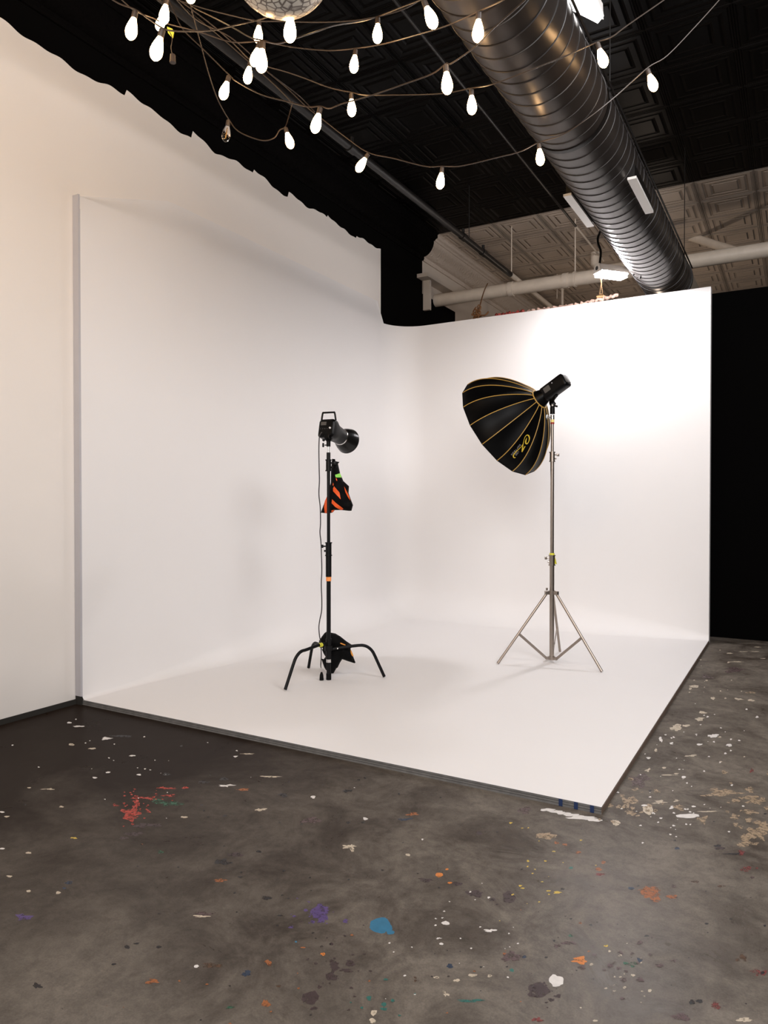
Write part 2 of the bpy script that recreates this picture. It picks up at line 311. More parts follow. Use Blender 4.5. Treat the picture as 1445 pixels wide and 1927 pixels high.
Z6([(22,492,14,15,'blue',.12), (30,508,15,8,'blue',.12), (212,292,15,8,'orange',.1), (241,271,6,4,'orange'), (252,322,8,4,'orange'), (280,326,20,7,'plum',.3), (165,312,30,5,'plum',.6), (345,362,30,13,'plum',.3), (412,385,11,6,'plum'),
    (474,377,26,21,'plum',.15), (429,403,7,3,'plum'), (362,135,13,6,'plum'), (95,217,9,5,'cream'), (149,159,4,3,'white'), (112,64,18,6,'rust',.5), (82,84,20,5,'navy',.6), (530,50,28,10,'mauve',.4), (610,146,36,11,'tan',.3),
    (652,172,9,5,'rust'), (684,179,9,5,'rust'), (734,208,10,6,'rust'), (810,271,12,6,'rust'), (828,245,10,5,'rust',.4), (642,204,7,2,'yellow'), (610,240,5,3,'yellow'), (655,358,15,4,'yellow',.3), (622,352,8,3,'yellow'),
    (516,333,7,3,'yellow'), (525,342,7,3,'yellow'), (598,318,5,2,'yellow'), (545,240,5,4,'yellow'), (480,97,7,3,'yellow'), (816,290,20,4,'maroon',.4), (674,345,9,4,'dark'), (706,266,9,4,'teal'), (932,343,11,6,'navy'),
    (1010,365,38,22,'rust',.4), (1000,345,26,9,'rust',.6), (1084,374,18,8,'rust',.3), (1104,192,8,6,'navy'), (1256,183,13,5,'dark'), (975,172,4,3,'white'), (1322,213,30,4,'dark',.6), (1345,208,12,9,'maroon',.4), (1363,270,18,10,'maroon',.4),
    (1403,267,5,4,'maroon'), (1386,302,9,4,'mauve'), (1172,317,14,5,'brown'), (1270,335,14,4,'brown'), (236,473,15,7,'white',.15), (402,501,19,6,'white',.45), (220,551,9,4,'white'), (210,530,8,3,'white',.5), (482,600,30,20,'mauve',.4),
    (531,600,8,6,'navy'), (705,520,9,5,'green'), (252,634,12,8,'navy'), (336,669,19,5,'cream'), (401,671,9,5,'cream'), (202,677,10,5,'cream'), (278,688,12,5,'cream'), (484,650,9,6,'teal'), (651,689,27,22,'white',.15),
    (583,726,44,26,'plum',.2), (655,748,12,6,'plum'), (632,761,11,7,'plum'), (614,771,7,3,'plum'), (738,612,28,12,'orange',.4), (838,559,8,4,'yellow'), (930,628,20,10,'green',.5), (964,611,11,8,'navy',.3), (330,764,48,5,'teal',.4),
    (5,778,9,9,'teal'), (4,795,12,6,'teal'), (1412,658,24,12,'maroon',.6), (1425,660,9,5,'dark'), (1248,782,14,15,'maroon',.4), (1120,826,32,14,'mauve',.3), (1188,766,12,7,'dark'), (1160,770,12,8,'dark'), (698,548,24,7,'mauve'),
    (1356,836,24,9,'cream',.3), (875,97,14,11,'cream',.2), (237,740,10,9,'cream',.6), (580,836,20,8,'maroon',.5), (125,685,10,9,'brown',.5), (1345,605,20,12,'brown',.5), (990,521,9,4,'dark'), (780,480,6,4,'dark')])
Z4([(995,460,26,9,'cream',.2), (970,474,8,8,'cream'), (884,712,36,18,'cream',.3), (944,700,26,6,'cream',.3), (1112,762,30,11,'white',.3), (1207,820,17,9,'white',.3), (1027,660,27,10,'cream',.3), (1045,620,22,8,'cream',.3),
    (1026,815,20,5,'white'), (1184,870,9,5,'white'), (790,785,11,16,'white',.4), (855,808,11,7,'white'), (715,898,14,6,'white'), (760,850,8,12,'cream'), (978,884,32,5,'cream',.5), (840,1002,48,3,'cream',.2), (930,1015,13,8,'white',.1),
    (950,1051,5,5,'white'), (1378,647,10,6,'white'), (1314,600,6,5,'white'), (712,1216,34,25,'cream',.2), (690,1188,18,7,'white'), (955,1252,72,13,'white',.12), (860,1200,18,9,'white',.4), (990,1194,14,5,'white'), (885,1160,20,5,'cream',.5),
    (1165,1112,100,18,'tan',.5), (1360,1155,55,22,'tan',.5), (1290,1140,30,9,'tan',.5), (1330,1228,45,12,'tan',.5), (590,1170,36,38,'tan',.6), (470,1230,28,14,'tan',.4), (605,1232,26,14,'tan',.4), (1390,1350,62,45,'tan',.5), (1310,1410,48,30,'tan',.6),
    (1420,1320,40,20,'tan',.5), (905,1200,24,20,'tan',.5), (1045,1275,20,26,'tan',.6), (1120,1088,20,8,'tan',.4), (1240,1262,22,10,'tan',.5), (660,1035,60,36,'mauve',.4), (1150,1450,30,10,'plum'),
    (1345,975,12,12,'maroon',.4), (1240,360,60,14,'mauve',.5), (1070,402,34,9,'mauve',.5), (1340,545,20,6,'cream',.4), (1108,533,12,9,'cream',.3), (1185,533,8,4,'cream'), (1265,538,22,6,'cream',.4), (1340,498,25,6,'tan',.4),
    (725,1098,12,5,'dark'), (88,1373,54,16,'tan',.25), (1210,258,20,3,'cream'), (1295,248,24,2,'cream'), (1365,247,26,2,'cream'), (1415,290,16,2,'cream'), (1380,220,20,3,'cream'), (1250,310,28,3,'cream',.6),
    (520,1295,20,13,'cream',.25), (1150,770,10,4,'cream'), (1300,890,6,3,'cream'), (1156,920,9,3,'cream'), (810,958,14,5,'cream'), (710,973,16,10,'cream',.5), (785,1168,40,8,'cream',.6), (1080,1225,50,4,'cream',.5), (885,993,14,4,'cream')])
# white smear of primer along the platform's front edge
for k in range(7): splat(1030+k*15, 1523+k*3.3 + 1, 13, 2.6, 'white', .2)
splat(1095, 1539, 26, 3, 'white', .2)
for c_, x_, y_, sx_, sy_, n_, r_ in (('white', 1290, 1400, 60, 45, 46, 1.4), ('white', 1260, 1540, 60, 20, 30, 1.6), ('white', 340, 1440, 150, 50, 30, 1.2), ('white', 850, 1780, 90, 60, 26, 1.7), ('cream', 1300, 1260, 60, 40, 34, 1.3), ('yellow', 1000, 1640, 60, 50, 16, 1.4),
                                  ('purple', 600, 1722, 22, 14, 26, 1.3), ('purple', 605, 1720, 13, 8, 16, 3.0), ('dark', 500, 1640, 260, 130, 60, 1.8), ('dark', 1100, 1720, 220, 110, 46, 1.8), ('rust', 700, 1800, 380, 90, 22, 2.0), ('plum', 640, 1830, 30, 40, 22, 2.0), ('teal', 720, 1890, 60, 30, 6, 2.4),
                                  ('plum', 1010, 1862, 22, 12, 16, 2.2), ('red', 250, 1525, 16, 11, 26, 2.4), ('red', 290, 1497, 30, 8, 18, 1.5), ('tan', 1190, 1520, 36, 18, 26, 3.4), ('tan', 1400, 1520, 40, 36, 34, 4.0), ('cream', 1160, 1840, 30, 40, 20, 2.4), ('mauve', 1180, 1800, 60, 40, 22, 4.0)):
    cluster(x_, y_, sx_, sy_, n_, r_, c_)
fb = MB(); fb.add([(-6, -5, 0), (6, -5, 0), (6, 16, 0), (-6, 16, 0)], [(0, 1, 2, 3)])
names = list(PAL); smats = [M['floor']]
def worn(name, col, hole):
    """old paint, scuffed through so the concrete shows between flecks"""
    m = mat(name, col, .5, var=(40, .25)); nt = m.node_tree; L = nt.links.new; out = nt.nodes['Material Output']; b = nt.nodes['Principled BSDF']
    tc = nt.nodes.new('ShaderNodeTexCoord'); n = nt.nodes.new('ShaderNodeTexNoise'); n.inputs['Scale'].default_value = 46; n.inputs['Detail'].default_value = 9; n.inputs['Roughness'].default_value = .72
    L(tc.outputs['Object'], n.inputs['Vector']); mr = nt.nodes.new('ShaderNodeMapRange'); L(n.outputs['Fac'], mr.inputs[0]); mr.inputs[1].default_value = hole-.07; mr.inputs[2].default_value = hole+.06
    mr.inputs[3].default_value = .06; mr.inputs[4].default_value = .94
    t = nt.nodes.new('ShaderNodeBsdfTransparent'); mx = nt.nodes.new('ShaderNodeMixShader'); L(mr.outputs[0], mx.inputs[0]); L(t.outputs[0], mx.inputs[1]); L(b.outputs[0], mx.inputs[2]); L(mx.outputs[0], out.inputs[0]); return m
HOLE = dict(white=.34, cream=.42, tan=.465, red=.47, rust=.45, purple=.44, blue=.30, teal=.42, green=.50, dark=.44, plum=.43, orange=.42, yellow=.40, maroon=.48, navy=.42, mauve=.47, brown=.50)
for k_ in names: smats.append(worn('paint_spot_'+k_, PAL[k_], HOLE[k_]))
for j_, (cn, ring) in enumerate(spots):
    inside = all(-4.4 < p[0] < 5 for p in ring)
    if any((XC-.05 < p[0] < XR+.004 and YF-.004 < p[1] < YB) or p[0] < XL+.01 or p[1] > 8.45 for p in ring): continue
    fb.mi = names.index(cn)+1; hz = .0004 + .0000012*j_
    cx_ = sum(p[0] for p in ring)/len(ring); cy_ = sum(p[1] for p in ring)/len(ring)
    fb.add([(cx_, cy_, hz)]+[(p[0], p[1], hz) for p in ring], [(0, 1+i, 1+(i+1) % len(ring)) for i in range(len(ring))])
fl = fb.build('floor', smats, smooth=False); struct(fl)

# ceiling: black tin in front, unpainted off-white tin beyond the paint line
cb = MB(); cb.add([(-4.6, -5, ZC), (6, -5, ZC), (6, YK, ZC), (-4.6, YK, ZC)], [(0, 1, 2, 3)])
cb.mi = 1; cb.add([(-4.6, YK, ZC), (6, YK, ZC), (6, 16, ZC), (-4.6, 16, ZC)], [(0, 1, 2, 3)])
struct(cb.build('ceiling', [M['btin'], M['wtin']], smooth=False))
# left wall: cream plaster with a ragged painted top edge, black above and behind the set, off-white at the rear
def edge_z(y):
    teeth = [(3.85, .05), (4.55, .07), (5.35, .04), (5.9, .05), (6.6, .035), (7.2, .03)]
    z = ZW + .018*math.sin(y*5.1) + .010*math.sin(y*13.7+1) + .006*math.sin(y*31)
    for ty, a in teeth:
        if 0 <= y-ty < .28: z += a*(1-(y-ty)/.28)
    return z
YE = 7.76
lw = MB(); ys = [-5 + i*.5 for i in range(15)] + [2.5 + i*.02 for i in range(int((YE-2.5)/.02)+1)] + [YE]
for a, b2 in zip(ys[:-1], ys[1:]):
    if b2-a < 1e-4: continue
    lw.mi = 0; lw.add([(XL, a, 0), (XL, b2, 0), (XL, b2, edge_z(b2)), (XL, a, edge_z(a))], [(0, 1, 2, 3)])
    lw.mi = 1; lw.add([(XL, a, edge_z(a)), (XL, b2, edge_z(b2)), (XL, b2, ZC), (XL, a, ZC)], [(0, 1, 2, 3)])
lw.mi = 1; lw.add([(XL, YE, 0), (XL, YK, 0), (XL, YK, ZC), (XL, YE, ZC)], [(0, 1, 2, 3)])
lw.mi = 1; lw.add([(XL, YK, 0), (XL, 10.0, 0), (XL, 10.0, 4.33), (XL, YK, 4.33)], [(0, 1, 2, 3)])
lw.mi = 2; lw.add([(XL, YK, 4.33), (XL, 10.0, 4.33), (XL, 10.0, ZC), (XL, YK, ZC)], [(0, 1, 2, 3)])
lw.add([(XL, 10, 0), (XL, 16, 0), (XL, 16, ZC), (XL, 10, ZC)], [(0, 1, 2, 3)])
struct(lw.build('wall_left', [M['plaster'], M['black'], M['wrear']], smooth=False))
rw = MB(); rw.add([(5.2, -5, 0), (5.2, 16, 0), (5.2, 16, ZC), (5.2, -5, ZC)], [(0, 1, 2, 3)]); struct(rw.build('wall_right', mat('charcoal_wall', (.10, .09, .085), .8), smooth=False))
rw = MB(); rw.add([(-4.6, -4.2, 0), (5.2, -4.2, 0), (5.2, -4.2, ZC), (-4.6, -4.2, ZC)], [(0, 1, 2, 3)]); struct(rw.build('wall_front', mat('grey_front_wall', (.3, .28, .26), .8), smooth=False))
rw = MB(); rw.add([(-4.6, 15, 0), (5.2, 15, 0), (5.2, 15, ZC), (-4.6, 15, ZC)], [(0, 1, 2, 3)]); struct(rw.build('wall_rear', M['wrear'], smooth=False))
bw = MB(); bw.box((2.15, 8.56, 1.85), (6.1, .10, 3.7)); struct(bw.build('wall_back', M['black'], smooth=False))
# thin black curb where the rear black wall meets the floor
# cornice (curved, embossed) along the left wall: black section then off-white section
def cornice(y0, y1, m_, nm):
    prof = [(0, 4.78), (.02, 4.78), (.03, 4.80), (.03, 4.83)] + [(.03+.15*math.sin(q*PI/16)**1.15, 4.83+.19*(1-math.cos(q*PI/16))) for q in range(9)] + [(.195, 5.02), (.21, 5.04), (.235, 5.05), (.235, 5.09), (.26, 5.10), (0, 5.10)]
    b = MB(); b.prism([(XL+p[0], y0, p[1]) for p in prof], (0, y1-y0, 0)); return struct(b.build(nm, m_, smooth=True, ang=25))
cornice(-5, YK, M['bcorn'], 'trim_1'); cornice(YK, 14.9, M['wcorn'], 'trim_2')

# ------------------------------------------------------------------ the cyclorama
cyc = thing('cyclorama', (-2.6, 5.7, 0), 'white painted cyclorama with curved corners on a low plywood platform', 'cyclorama')
RC = .40; path = []   # (x, y, nx, ny, t)
yy = YF
while yy < YB-RC-.001: path.append((XC, yy, 1, 0)); yy += .08
for q in range(0, 13):
    a = q/12*PI/2; path.append((XC+RC-RC*math.cos(a), YB-RC+RC*math.sin(a), math.cos(a), -math.sin(a)))
xx = XC+RC+.08
while xx < XR-.001: path.append((xx, YB, 0, -1)); xx += .08
path.append((XR, YB, 0, -1))
def rfil(x, y):
    if y < YB-RC: return .03 + .33*min(1, max(0, (y-YF-.3)/2.6))**1.2
    return .36 - .30*min(1, max(0, (x+2.6)/1.82))**1.3
cb = MB(); rows = []
for (x, y, nx, ny) in path:
    rf = rfil(x, y); col_ = []
    for q in range(0, 11):
        a = q/10*PI/2; s_ = rf*(1-math.sin(a)); z = ZP+.0003 + rf*(1-math.cos(a)); col_.append((x+nx*s_, y+ny*s_, z))
    for z in (.6, 1.2, 1.8, 2.4, 3.0, 3.4, ZT-.03): col_.append((x, y, z))
    if y < YE and nx == 1:
        for k in range(1, 7):
            t_ = k/6; ht = .015+.30*min(1, max(0, (y-YF)/.9)); col_.append((x-.061*(.5-.5*math.cos(PI*t_)), y, ZT-.03+ht*t_))
    else:
        for k in range(1, 7): col_.append((x, y, ZT-.03+.03*k/6))
    rows.append(col_)
n_ = len(rows[0])
cb.add([p for r in rows for p in r], [(i*n_+j, (i+1)*n_+j, (i+1)*n_+j+1, i*n_+j+1) for i in range(len(rows)-1) for j in range(n_-1)])
cb.add([(XC, YF, ZP), (XR, YF, ZP), (XR, YB, ZP), (XC, YB, ZP)], [(0, 1, 2, 3)])
cb.build('seamless_sweep', M['cyc'], cyc, ang=60)
b = MB(); b.box(((XC+XR)/2+.18, YB+.052, ZT/2), (XR-XC-.36, .10, ZT-.002)); b.build('back_frame', M['cyc'], cyc, smooth=False)
b = MB()
for k, (z0, z1) in enumerate(((0, .010), (.0125, .0215), (.024, .0337))): b.box(((XC+XR)/2, (YF+YB)/2, (z0+z1)/2), (XR-XC-.002*k, YB-YF-.002*k, z1-z0))
b.mi = 1; b.box(((XC+XR)/2, (YF+YB)/2, .017), (XR-XC-.012, YB-YF-.012, .033)); pb = b.build('plywood_platform', [M['plygrey'], M['plydark']], cyc, smooth=False); pb['label'] = 'grey and brown layered plywood edge'
b = MB(); b.box((XR+.0015, (YF+YB)/2, .0165), (.003, YB-YF, .030)); pb = b.build('side_edging', M['plyside'], cyc, smooth=False)
for px, py in ((1048, 1519), (1078, 1524), (1109, 1530)):
    p = onz(px, py, .017); b = MB(); b.box((p.x, YF-.0015, .0175), (.018, .003, .033)); t_ = b.build('blue_tape', M['bluet'], cyc, smooth=False); t_['label'] = 'dark blue tape scrap'
# end board of the left cyclorama wall
b = MB(); b.box((XL+.031, YF-.008, 1.852), (.058, .014, 3.58)); b.mi = 1; b.box((XL+.03, YF-.006, .031), (.06, .013, .062)); b.box((XL-.002+.0, YF-.004, 1.85), (.010, .012, 3.58)); b.mi = 0; b.box((XC-.004, YF-.004, 1.80), (.010, .010, 3.48))
struct(b.build('trim_3', [M['trimw'], M['jointdirt']], smooth=False))
b = MB(); b.box((XL+.004, -0.86, .018), (.010, 8.48, .036)); struct(b.build('baseboard_left', M['jointdirt'], smooth=False))

# ------------------------------------------------------------------ round duct
DX, DZ, DR = -1.2865, 3.957, .257
duct = thing('air_duct', (DX, 4, DZ-DR), 'large round black spiral air duct running along the ceiling', 'air duct')
b = MB(); ds = [(.8+k*.03) for k in range(int(7.9/.03))]
b.lathe([(y, DR) for y in ds], (0, 1, 0), (DX, 0, DZ), 72, cap=True); b.build('duct_body', M['duct'], duct)
pitch = .125; hp = []; y = .9; q = 0
while y < 8.6: hp.append((DX+(DR+.001)*math.cos(q), y, DZ+(DR+.001)*math.sin(q))); q += PI/24; y += pitch/48
b = MB(); b.tube(hp, .0042, 5); b.build('spiral_seam', M['seam'], duct)
b = MB(); b.lathe([(8.64, DR+.010), (8.69, DR+.010)], (0, 1, 0), (DX, 0, DZ), 48); b.build('joint_ring', M['seam'], duct)
b = MB(); b.lathe([(8.67, DR-.01)] + [(8.69+.05*k, DR-.01+(.010 if k % 2 else 0)) for k in range(40)], (0, 1, 0), (DX, 0, DZ), 48); w_ = b.build('rear_section', M['ductw'], duct); w_['label'] = 'cream ribbed duct section'
for yh in (4.6, 8.0):
    b = MB(); b.lathe([(yh-.02, DR+.006), (yh+.02, DR+.006)], (0, 1, 0), (DX, 0, DZ), 48, cap=False)
    for s in (-1, 1): b.tube([(DX+s*(DR+.004), yh, DZ), (DX+s*(DR+.004), yh, ZC)], .004, 6)
    b.build('hanger_strap', M['blackpipe'], duct)
for (yy0, a_) in ((7.55, -2.2), (7.58, -1.95)): b = MB(); b.tube([(DX+DR*math.cos(a_), yy0, DZ+DR*math.sin(a_)), (DX+(DR+.02)*math.cos(a_), yy0, DZ+(DR+.02)*math.sin(a_))], .011, 10); b.build('screw_knob', M['seam'], duct)
for s, y0, y1 in ((-1, 5.45, 6.16), (1, 5.40, 6.11)):
    b = MB(); xx = DX+s*.24; b.box((xx, (y0+y1)/2, 3.784), (.062, y1-y0, .018)); 
    b.mi = 1; b.box((xx-s*.005, (y0+y1)/2, 3.84), (.042, y1-y0-.04, .10)); r_ = b.build('side_register', [M['whitemetal'], M['blackpipe']], duct, smooth=False); r_['label'] = 'white edged air register on the side of the duct'
b = MB(); b.tube([(DX+DR+.02, y_, DZ+.05) for y_ in (1, 4, 7, 8.5)], .008, 8)
tag(b.build('conduit', M['blackpipe']), 'thin black conduit running close along the right side of the round duct', 'pipe')

# ------------------------------------------------------------------ pipes
bp = thing('overhead_pipe', (-3.3, 6, 4.3), 'long black painted sprinkler pipe above the left half of the set', 'pipe')
b = MB(); b.tube([(-3.3, .5, 4.46), (-3.3, 9.1, 4.46)], .034, 16); b.build('black_length', M['blackpipe'], bp)
b = MB(); b.tube([(-3.3, 9.1, 4.46), (-3.3, 14.8, 4.46)], .033, 16); w_ = b.build('cream_length', M['whitepipe'], bp); w_['label'] = 'cream painted rear length of the pipe'
for yc in (5.2, 7.55, 8.15):
    b = MB(); b.lathe([(yc-.05, .042), (yc+.05, .042)], (0, 1, 0), (-3.3, 0, 4.46), 16); b.tube([(-3.3, yc, 4.49), (-3.3, yc, 4.55)], .018, 8); b.build('coupling', M['blackpipe'], bp)
for yc in (3.0, 7.72):
    b = MB(); b.tube([(-3.3, yc, 4.49), (-3.3, yc, ZC)], .005, 6); b.build('hanger_rod', M['blackpipe'], bp)
b = MB(); b.tube([(-3.3, 9.14, 4.49), (-3.3, 9.14, ZC)], .007, 6); b.build('hanger_rod', M['whitepipe'], bp)
wp = thing('drain_pipe', (-2.5, 9.3, 4.2), 'thick cream painted pipe crossing behind the cyclorama wall below the ceiling', 'pipe')
b = MB(); b.tube([(-4.49, 9.3, 4.327), (5.1, 9.3, 4.327)], .086, 24); b.build('pipe_run', M['whitepipe'], wp)
for xc in (-3.36, -2.62, .2):
    b = MB(); b.lathe([(xc-.035, .098), (xc+.035, .098)], (1, 0, 0), (0, 9.3, 4.327), 24); b.build('pipe_joint', M['whitepipe'], wp)
for xc in (-2.5, .45):
    b = MB(); b.lathe([(xc-.015, .10), (xc+.015, .10)], (1, 0, 0), (0, 9.3, 4.327), 24); b.tube([(xc, 9.3, 4.42), (xc, 9.3, ZC)], .008, 6); b.build('pipe_clamp', M['whitepipe'], wp)
cd = thing('thin_conduit', (-2.44, 8, 4.9), 'thin conduit, black then cream, under the tin ceiling left of the duct', 'pipe')
b = MB(); b.tube([(-2.44, 2, 4.93), (-2.44, 9.1, 4.93)], .014, 8); b.build('black_length', M['blackpipe'], cd)
b = MB(); b.tube([(-2.44, 9.1, 4.93), (-2.44, 10.6, 4.93)], .014, 8); b.build('cream_length', M['whitepipe'], cd)
b = MB(); b.tube([(-2.5, 10.35, 4.98), (-2.5, 10.35, 4.82), (-2.44, 10.35, 4.74), (-2.3, 10.35, 4.72), (-1.4, 10.35, 4.72)], .065, 16)
tag(b.build('elbow_pipe', M['whitepipe']), 'short cream elbow pipe passing behind the duct near the tin ceiling', 'pipe')
b = MB(); b.tube(smoothpath([at(1258, 446, 10.2), at(1275, 442, 10.2), at(1300, 446, 10.0), at(1350, 462, 9.6), at(1400, 477, 9.2)]), .055, 16)
tag(b.build('branch_pipe', M['whitepipe']), 'cream branch pipe slanting down to the thick pipe right of the duct', 'pipe')
for i_, (px, py, d, l_) in enumerate(((1048, 562, 11.5, 'thin white rod hanging from the ceiling behind the cyclorama wall'),)):
    p = at(px, py, d); b = MB(); b.tube([p, (p.x, p.y, ZC)], .006, 6); tag(b.build('hanging_rod', M['whitepipe']), l_, 'rod')
p = at(1058, 548, 11.5); b = MB(); b.tube([(p.x, p.y, p.z+.02), (p.x, p.y, .0)], .02, 10); b.tube([(p.x, p.y, p.z+.02), (p.x, p.y, p.z+.06)], .03, 10)
tag(b.build('upright_pipe', M['whitepipe']), 'upright cream pipe with its capped top showing above the cyclorama wall', 'pipe')
# plank shelf and bracket at the rear of the left wall
sh = thing('wall_shelf', (-4.4, 9.3, 4.2), 'pale plank on a bracket high on the left wall behind the set', 'shelf')
b = MB(); b.box((-4.42, 9.32, 4.53), (.16, 1.16, .05)); b.build('plank', M['wrear'], sh, smooth=False)
b = MB(); b.box((-4.44, 8.93, 4.31), (.10, .05, .42)); b.build('bracket', M['wrear'], sh, smooth=False)
# clutter lying on top of the wall
top = ZT
b = MB(); pts = []
for k in range(46):
    t_ = k/45; x_ = -2.74+t_*1.02; pts.append((x_, YB+.05+.012*math.sin(k*1.7), top+.012+.010*math.sin(k*2.3)+(.045*max(0, (t_-.6)/.4))))
b.tube(pts, [.012+.010*abs(math.sin(k*1.3)) for k in range(46)], 7)
tag(b.build('crumpled_wrap', M['paper'], org=(-2.2, YB+.05, top)), 'crumpled brown and blue wrapping lying along the top of the cyclorama wall', 'wrapping')
b = MB()
for k in range(8): b.box((-3.12+k*.045+random.uniform(-.01, .01), YB+.045, top+.014+random.uniform(0, .01)), (.035, .05, .03), Euler((random.random(), random.random(), random.random())).to_matrix(), .004)
tag(b.build('red_rag', M['redfab'], org=(-3, YB+.05, top)), 'small dark red and white rag on the cyclorama wall top', 'rag')
b = MB(); b.tube(smoothpath([(-3.66, 9.2, 4.42), (-3.55, 8.8, 4.20), (-3.42, 8.35, 3.90), (-3.36, 8.14, 3.73), (-3.34, 8.13, 3.66)]), .008, 6)
for k in range(11): 
    a = k*.9; b.tube(smoothpath([(-3.38+.02*math.cos(a), 8.14, 3.84-.012*k), (-3.38+.055*math.cos(a*1.7), 8.14+.03*math.sin(a), 3.80-.012*k), (-3.37+.04*math.cos(a+2), 8.13, 3.70)]), .008, 5)
b.tube(smoothpath([(-3.36, 8.14, 3.72), (-3.27, 8.13, 3.70), (-3.22, 8.13, 3.74)]), .009, 6)
tag(b.build('dry_vine', M['twig']), 'dry brown knotted vine hanging from the thick pipe to the wall top', 'vine')

# ------------------------------------------------------------------ strip lights
def strip_light(org, ang, L_, tilt, wt, wb, h, m_em, label, near_hole=True):
    """trapezoid channel with glowing diffuser below; org = near end centre of the diffuser"""
    t = thing('strip_light', org, label, 'lamp', None)
    d = Vector((math.cos(ang), math.sin(ang), 0)); s = Vector((0, 0, 1)).cross(d); u = Vector((0, 0, 1))
    rt = Matrix.Rotation(tilt, 3, d); s = rt @ s; u = rt @ u; o = Vector(org)
    b = MB()
    pr = [o - s*wb/2, o + s*wb/2, o + s*wt/2 + u*h, o - s*wt/2 + u*h]
    b.prism([p - d*.012 for p in pr], d*.012); b.build('end_plate', M['whitemetal'], t, smooth=False)
    b = MB(); b.prism([p + d*L_ for p in pr], d*.012); b.build('end_plate', M['whitemetal'], t, smooth=False)
    b = MB(); q = [o - s*(wb/2-.004) + u*.012, o + s*(wb/2-.004) + u*.012, o + s*(wt/2) + u*(h-.002), o - s*(wt/2) + u*(h-.002)]
    b.prism(q, d*L_); b.build('housing', M['whitemetal'], t, smooth=False)
    b = MB(); q = [o - s*(wb/2-.012) - u*.034, o + s*(wb/2-.012) - u*.034, o + s*(wb/2-.006) + u*.011, o - s*(wb/2-.006) + u*.011]
    b.prism(q, d*L_); b.build('diffuser', m_em, t, smooth=False)
    b = MB(); c_ = o + u*h*.5; b.lathe([(-.016, .020), (-.0125, .020)], d, c_, 16); b.build('knockout', M['darkhole'], t)
    return t, d, s, u
fx = at(1125, 513, 7.2)
st, d_, s_, u_ = strip_light(fx, math.radians(49), .31, 0, .065, .13, .085, M['strip'], 'small white hanging strip light glowing above the back wall of the set')
b = MB(); pt = Vector(fx)+d_*.02+Vector((0, 0, .09)); b.tube(smoothpath([pt, pt+Vector((.01, 0, .12)), pt+Vector((-.02, 0, .25)), pt+Vector((.02, .02, .45)), (pt.x+.05, pt.y+.05, ZC)]), .011, 8)
b.build('power_cord', M['rubber'], st)
b = MB(); o2 = Vector(fx)+d_*.04; r0 = ray(1131, 556); WT = O_+r0*((YB+.05)/r0.y)
for e in (-.022, .022): b.tube([o2+s_*e, WT+R_*e*.8], .006, 6)
b.tube([WT-R_*.05-Z_*.02, WT, WT+R_*.05-Z_*.02], [.012, .022, .012], 8)
tag(b.build('rope', M['rope']), 'tan rope looped from the small strip light down to the wall top', 'rope')
p1 = Vector((-1.165, 4.32, 4.30)); 
st2, d2, s2, u2 = strip_light((-1.10, 4.36, 4.38), -PI/2, 1.1, math.radians(-40), .10, .23, .07, M['strip2'], 'bright white strip light hung beside the round duct at the top')

# ------------------------------------------------------------------ string lights
BL = .135
def make_bulb(lit):
    org = (0, 0, 0)
    t = thing('light_bulb', org, '', 'light bulb')
    b = MB(); b.lathe([(0, .008), (.004, .013), (.030, .0135), (.036, .012)], (0, 0, -1), org, 12); b.build('socket', M['socket'], t)
    b = MB(); pr = [(.034, .011), (.042, .013), (.055, .0175), (.072, .0225), (.090, .0258), (.104, .0258), (.116, .0225), (.126, .016), (.132, .008), (.135, .0)]
    b.lathe(pr, (0, 0, -1), org, 14, cap=False); b.build('glass', M['bulb'] if lit else M['glass'], t)
    if not lit:
        b = MB(); b.tube([(.003, 0, -.05), (.006, 0, -.10), (-.006, 0, -.10), (-.003, 0, -.05)], .0012, 5); b.lathe([(.05, .002), (.112, .003)], (0, 0, -1), org, 6); b.build('filament', M['gold'], t)
    return t
def copy_thing(o):
    r = o.copy(); C.objects.link(r)
    for ch in list(o.children): c = ch.copy(); C.objects.link(c); c.parent = r
    return r
proto = make_bulb(True); first = True
G = 'glowing bulbs on the string lights'
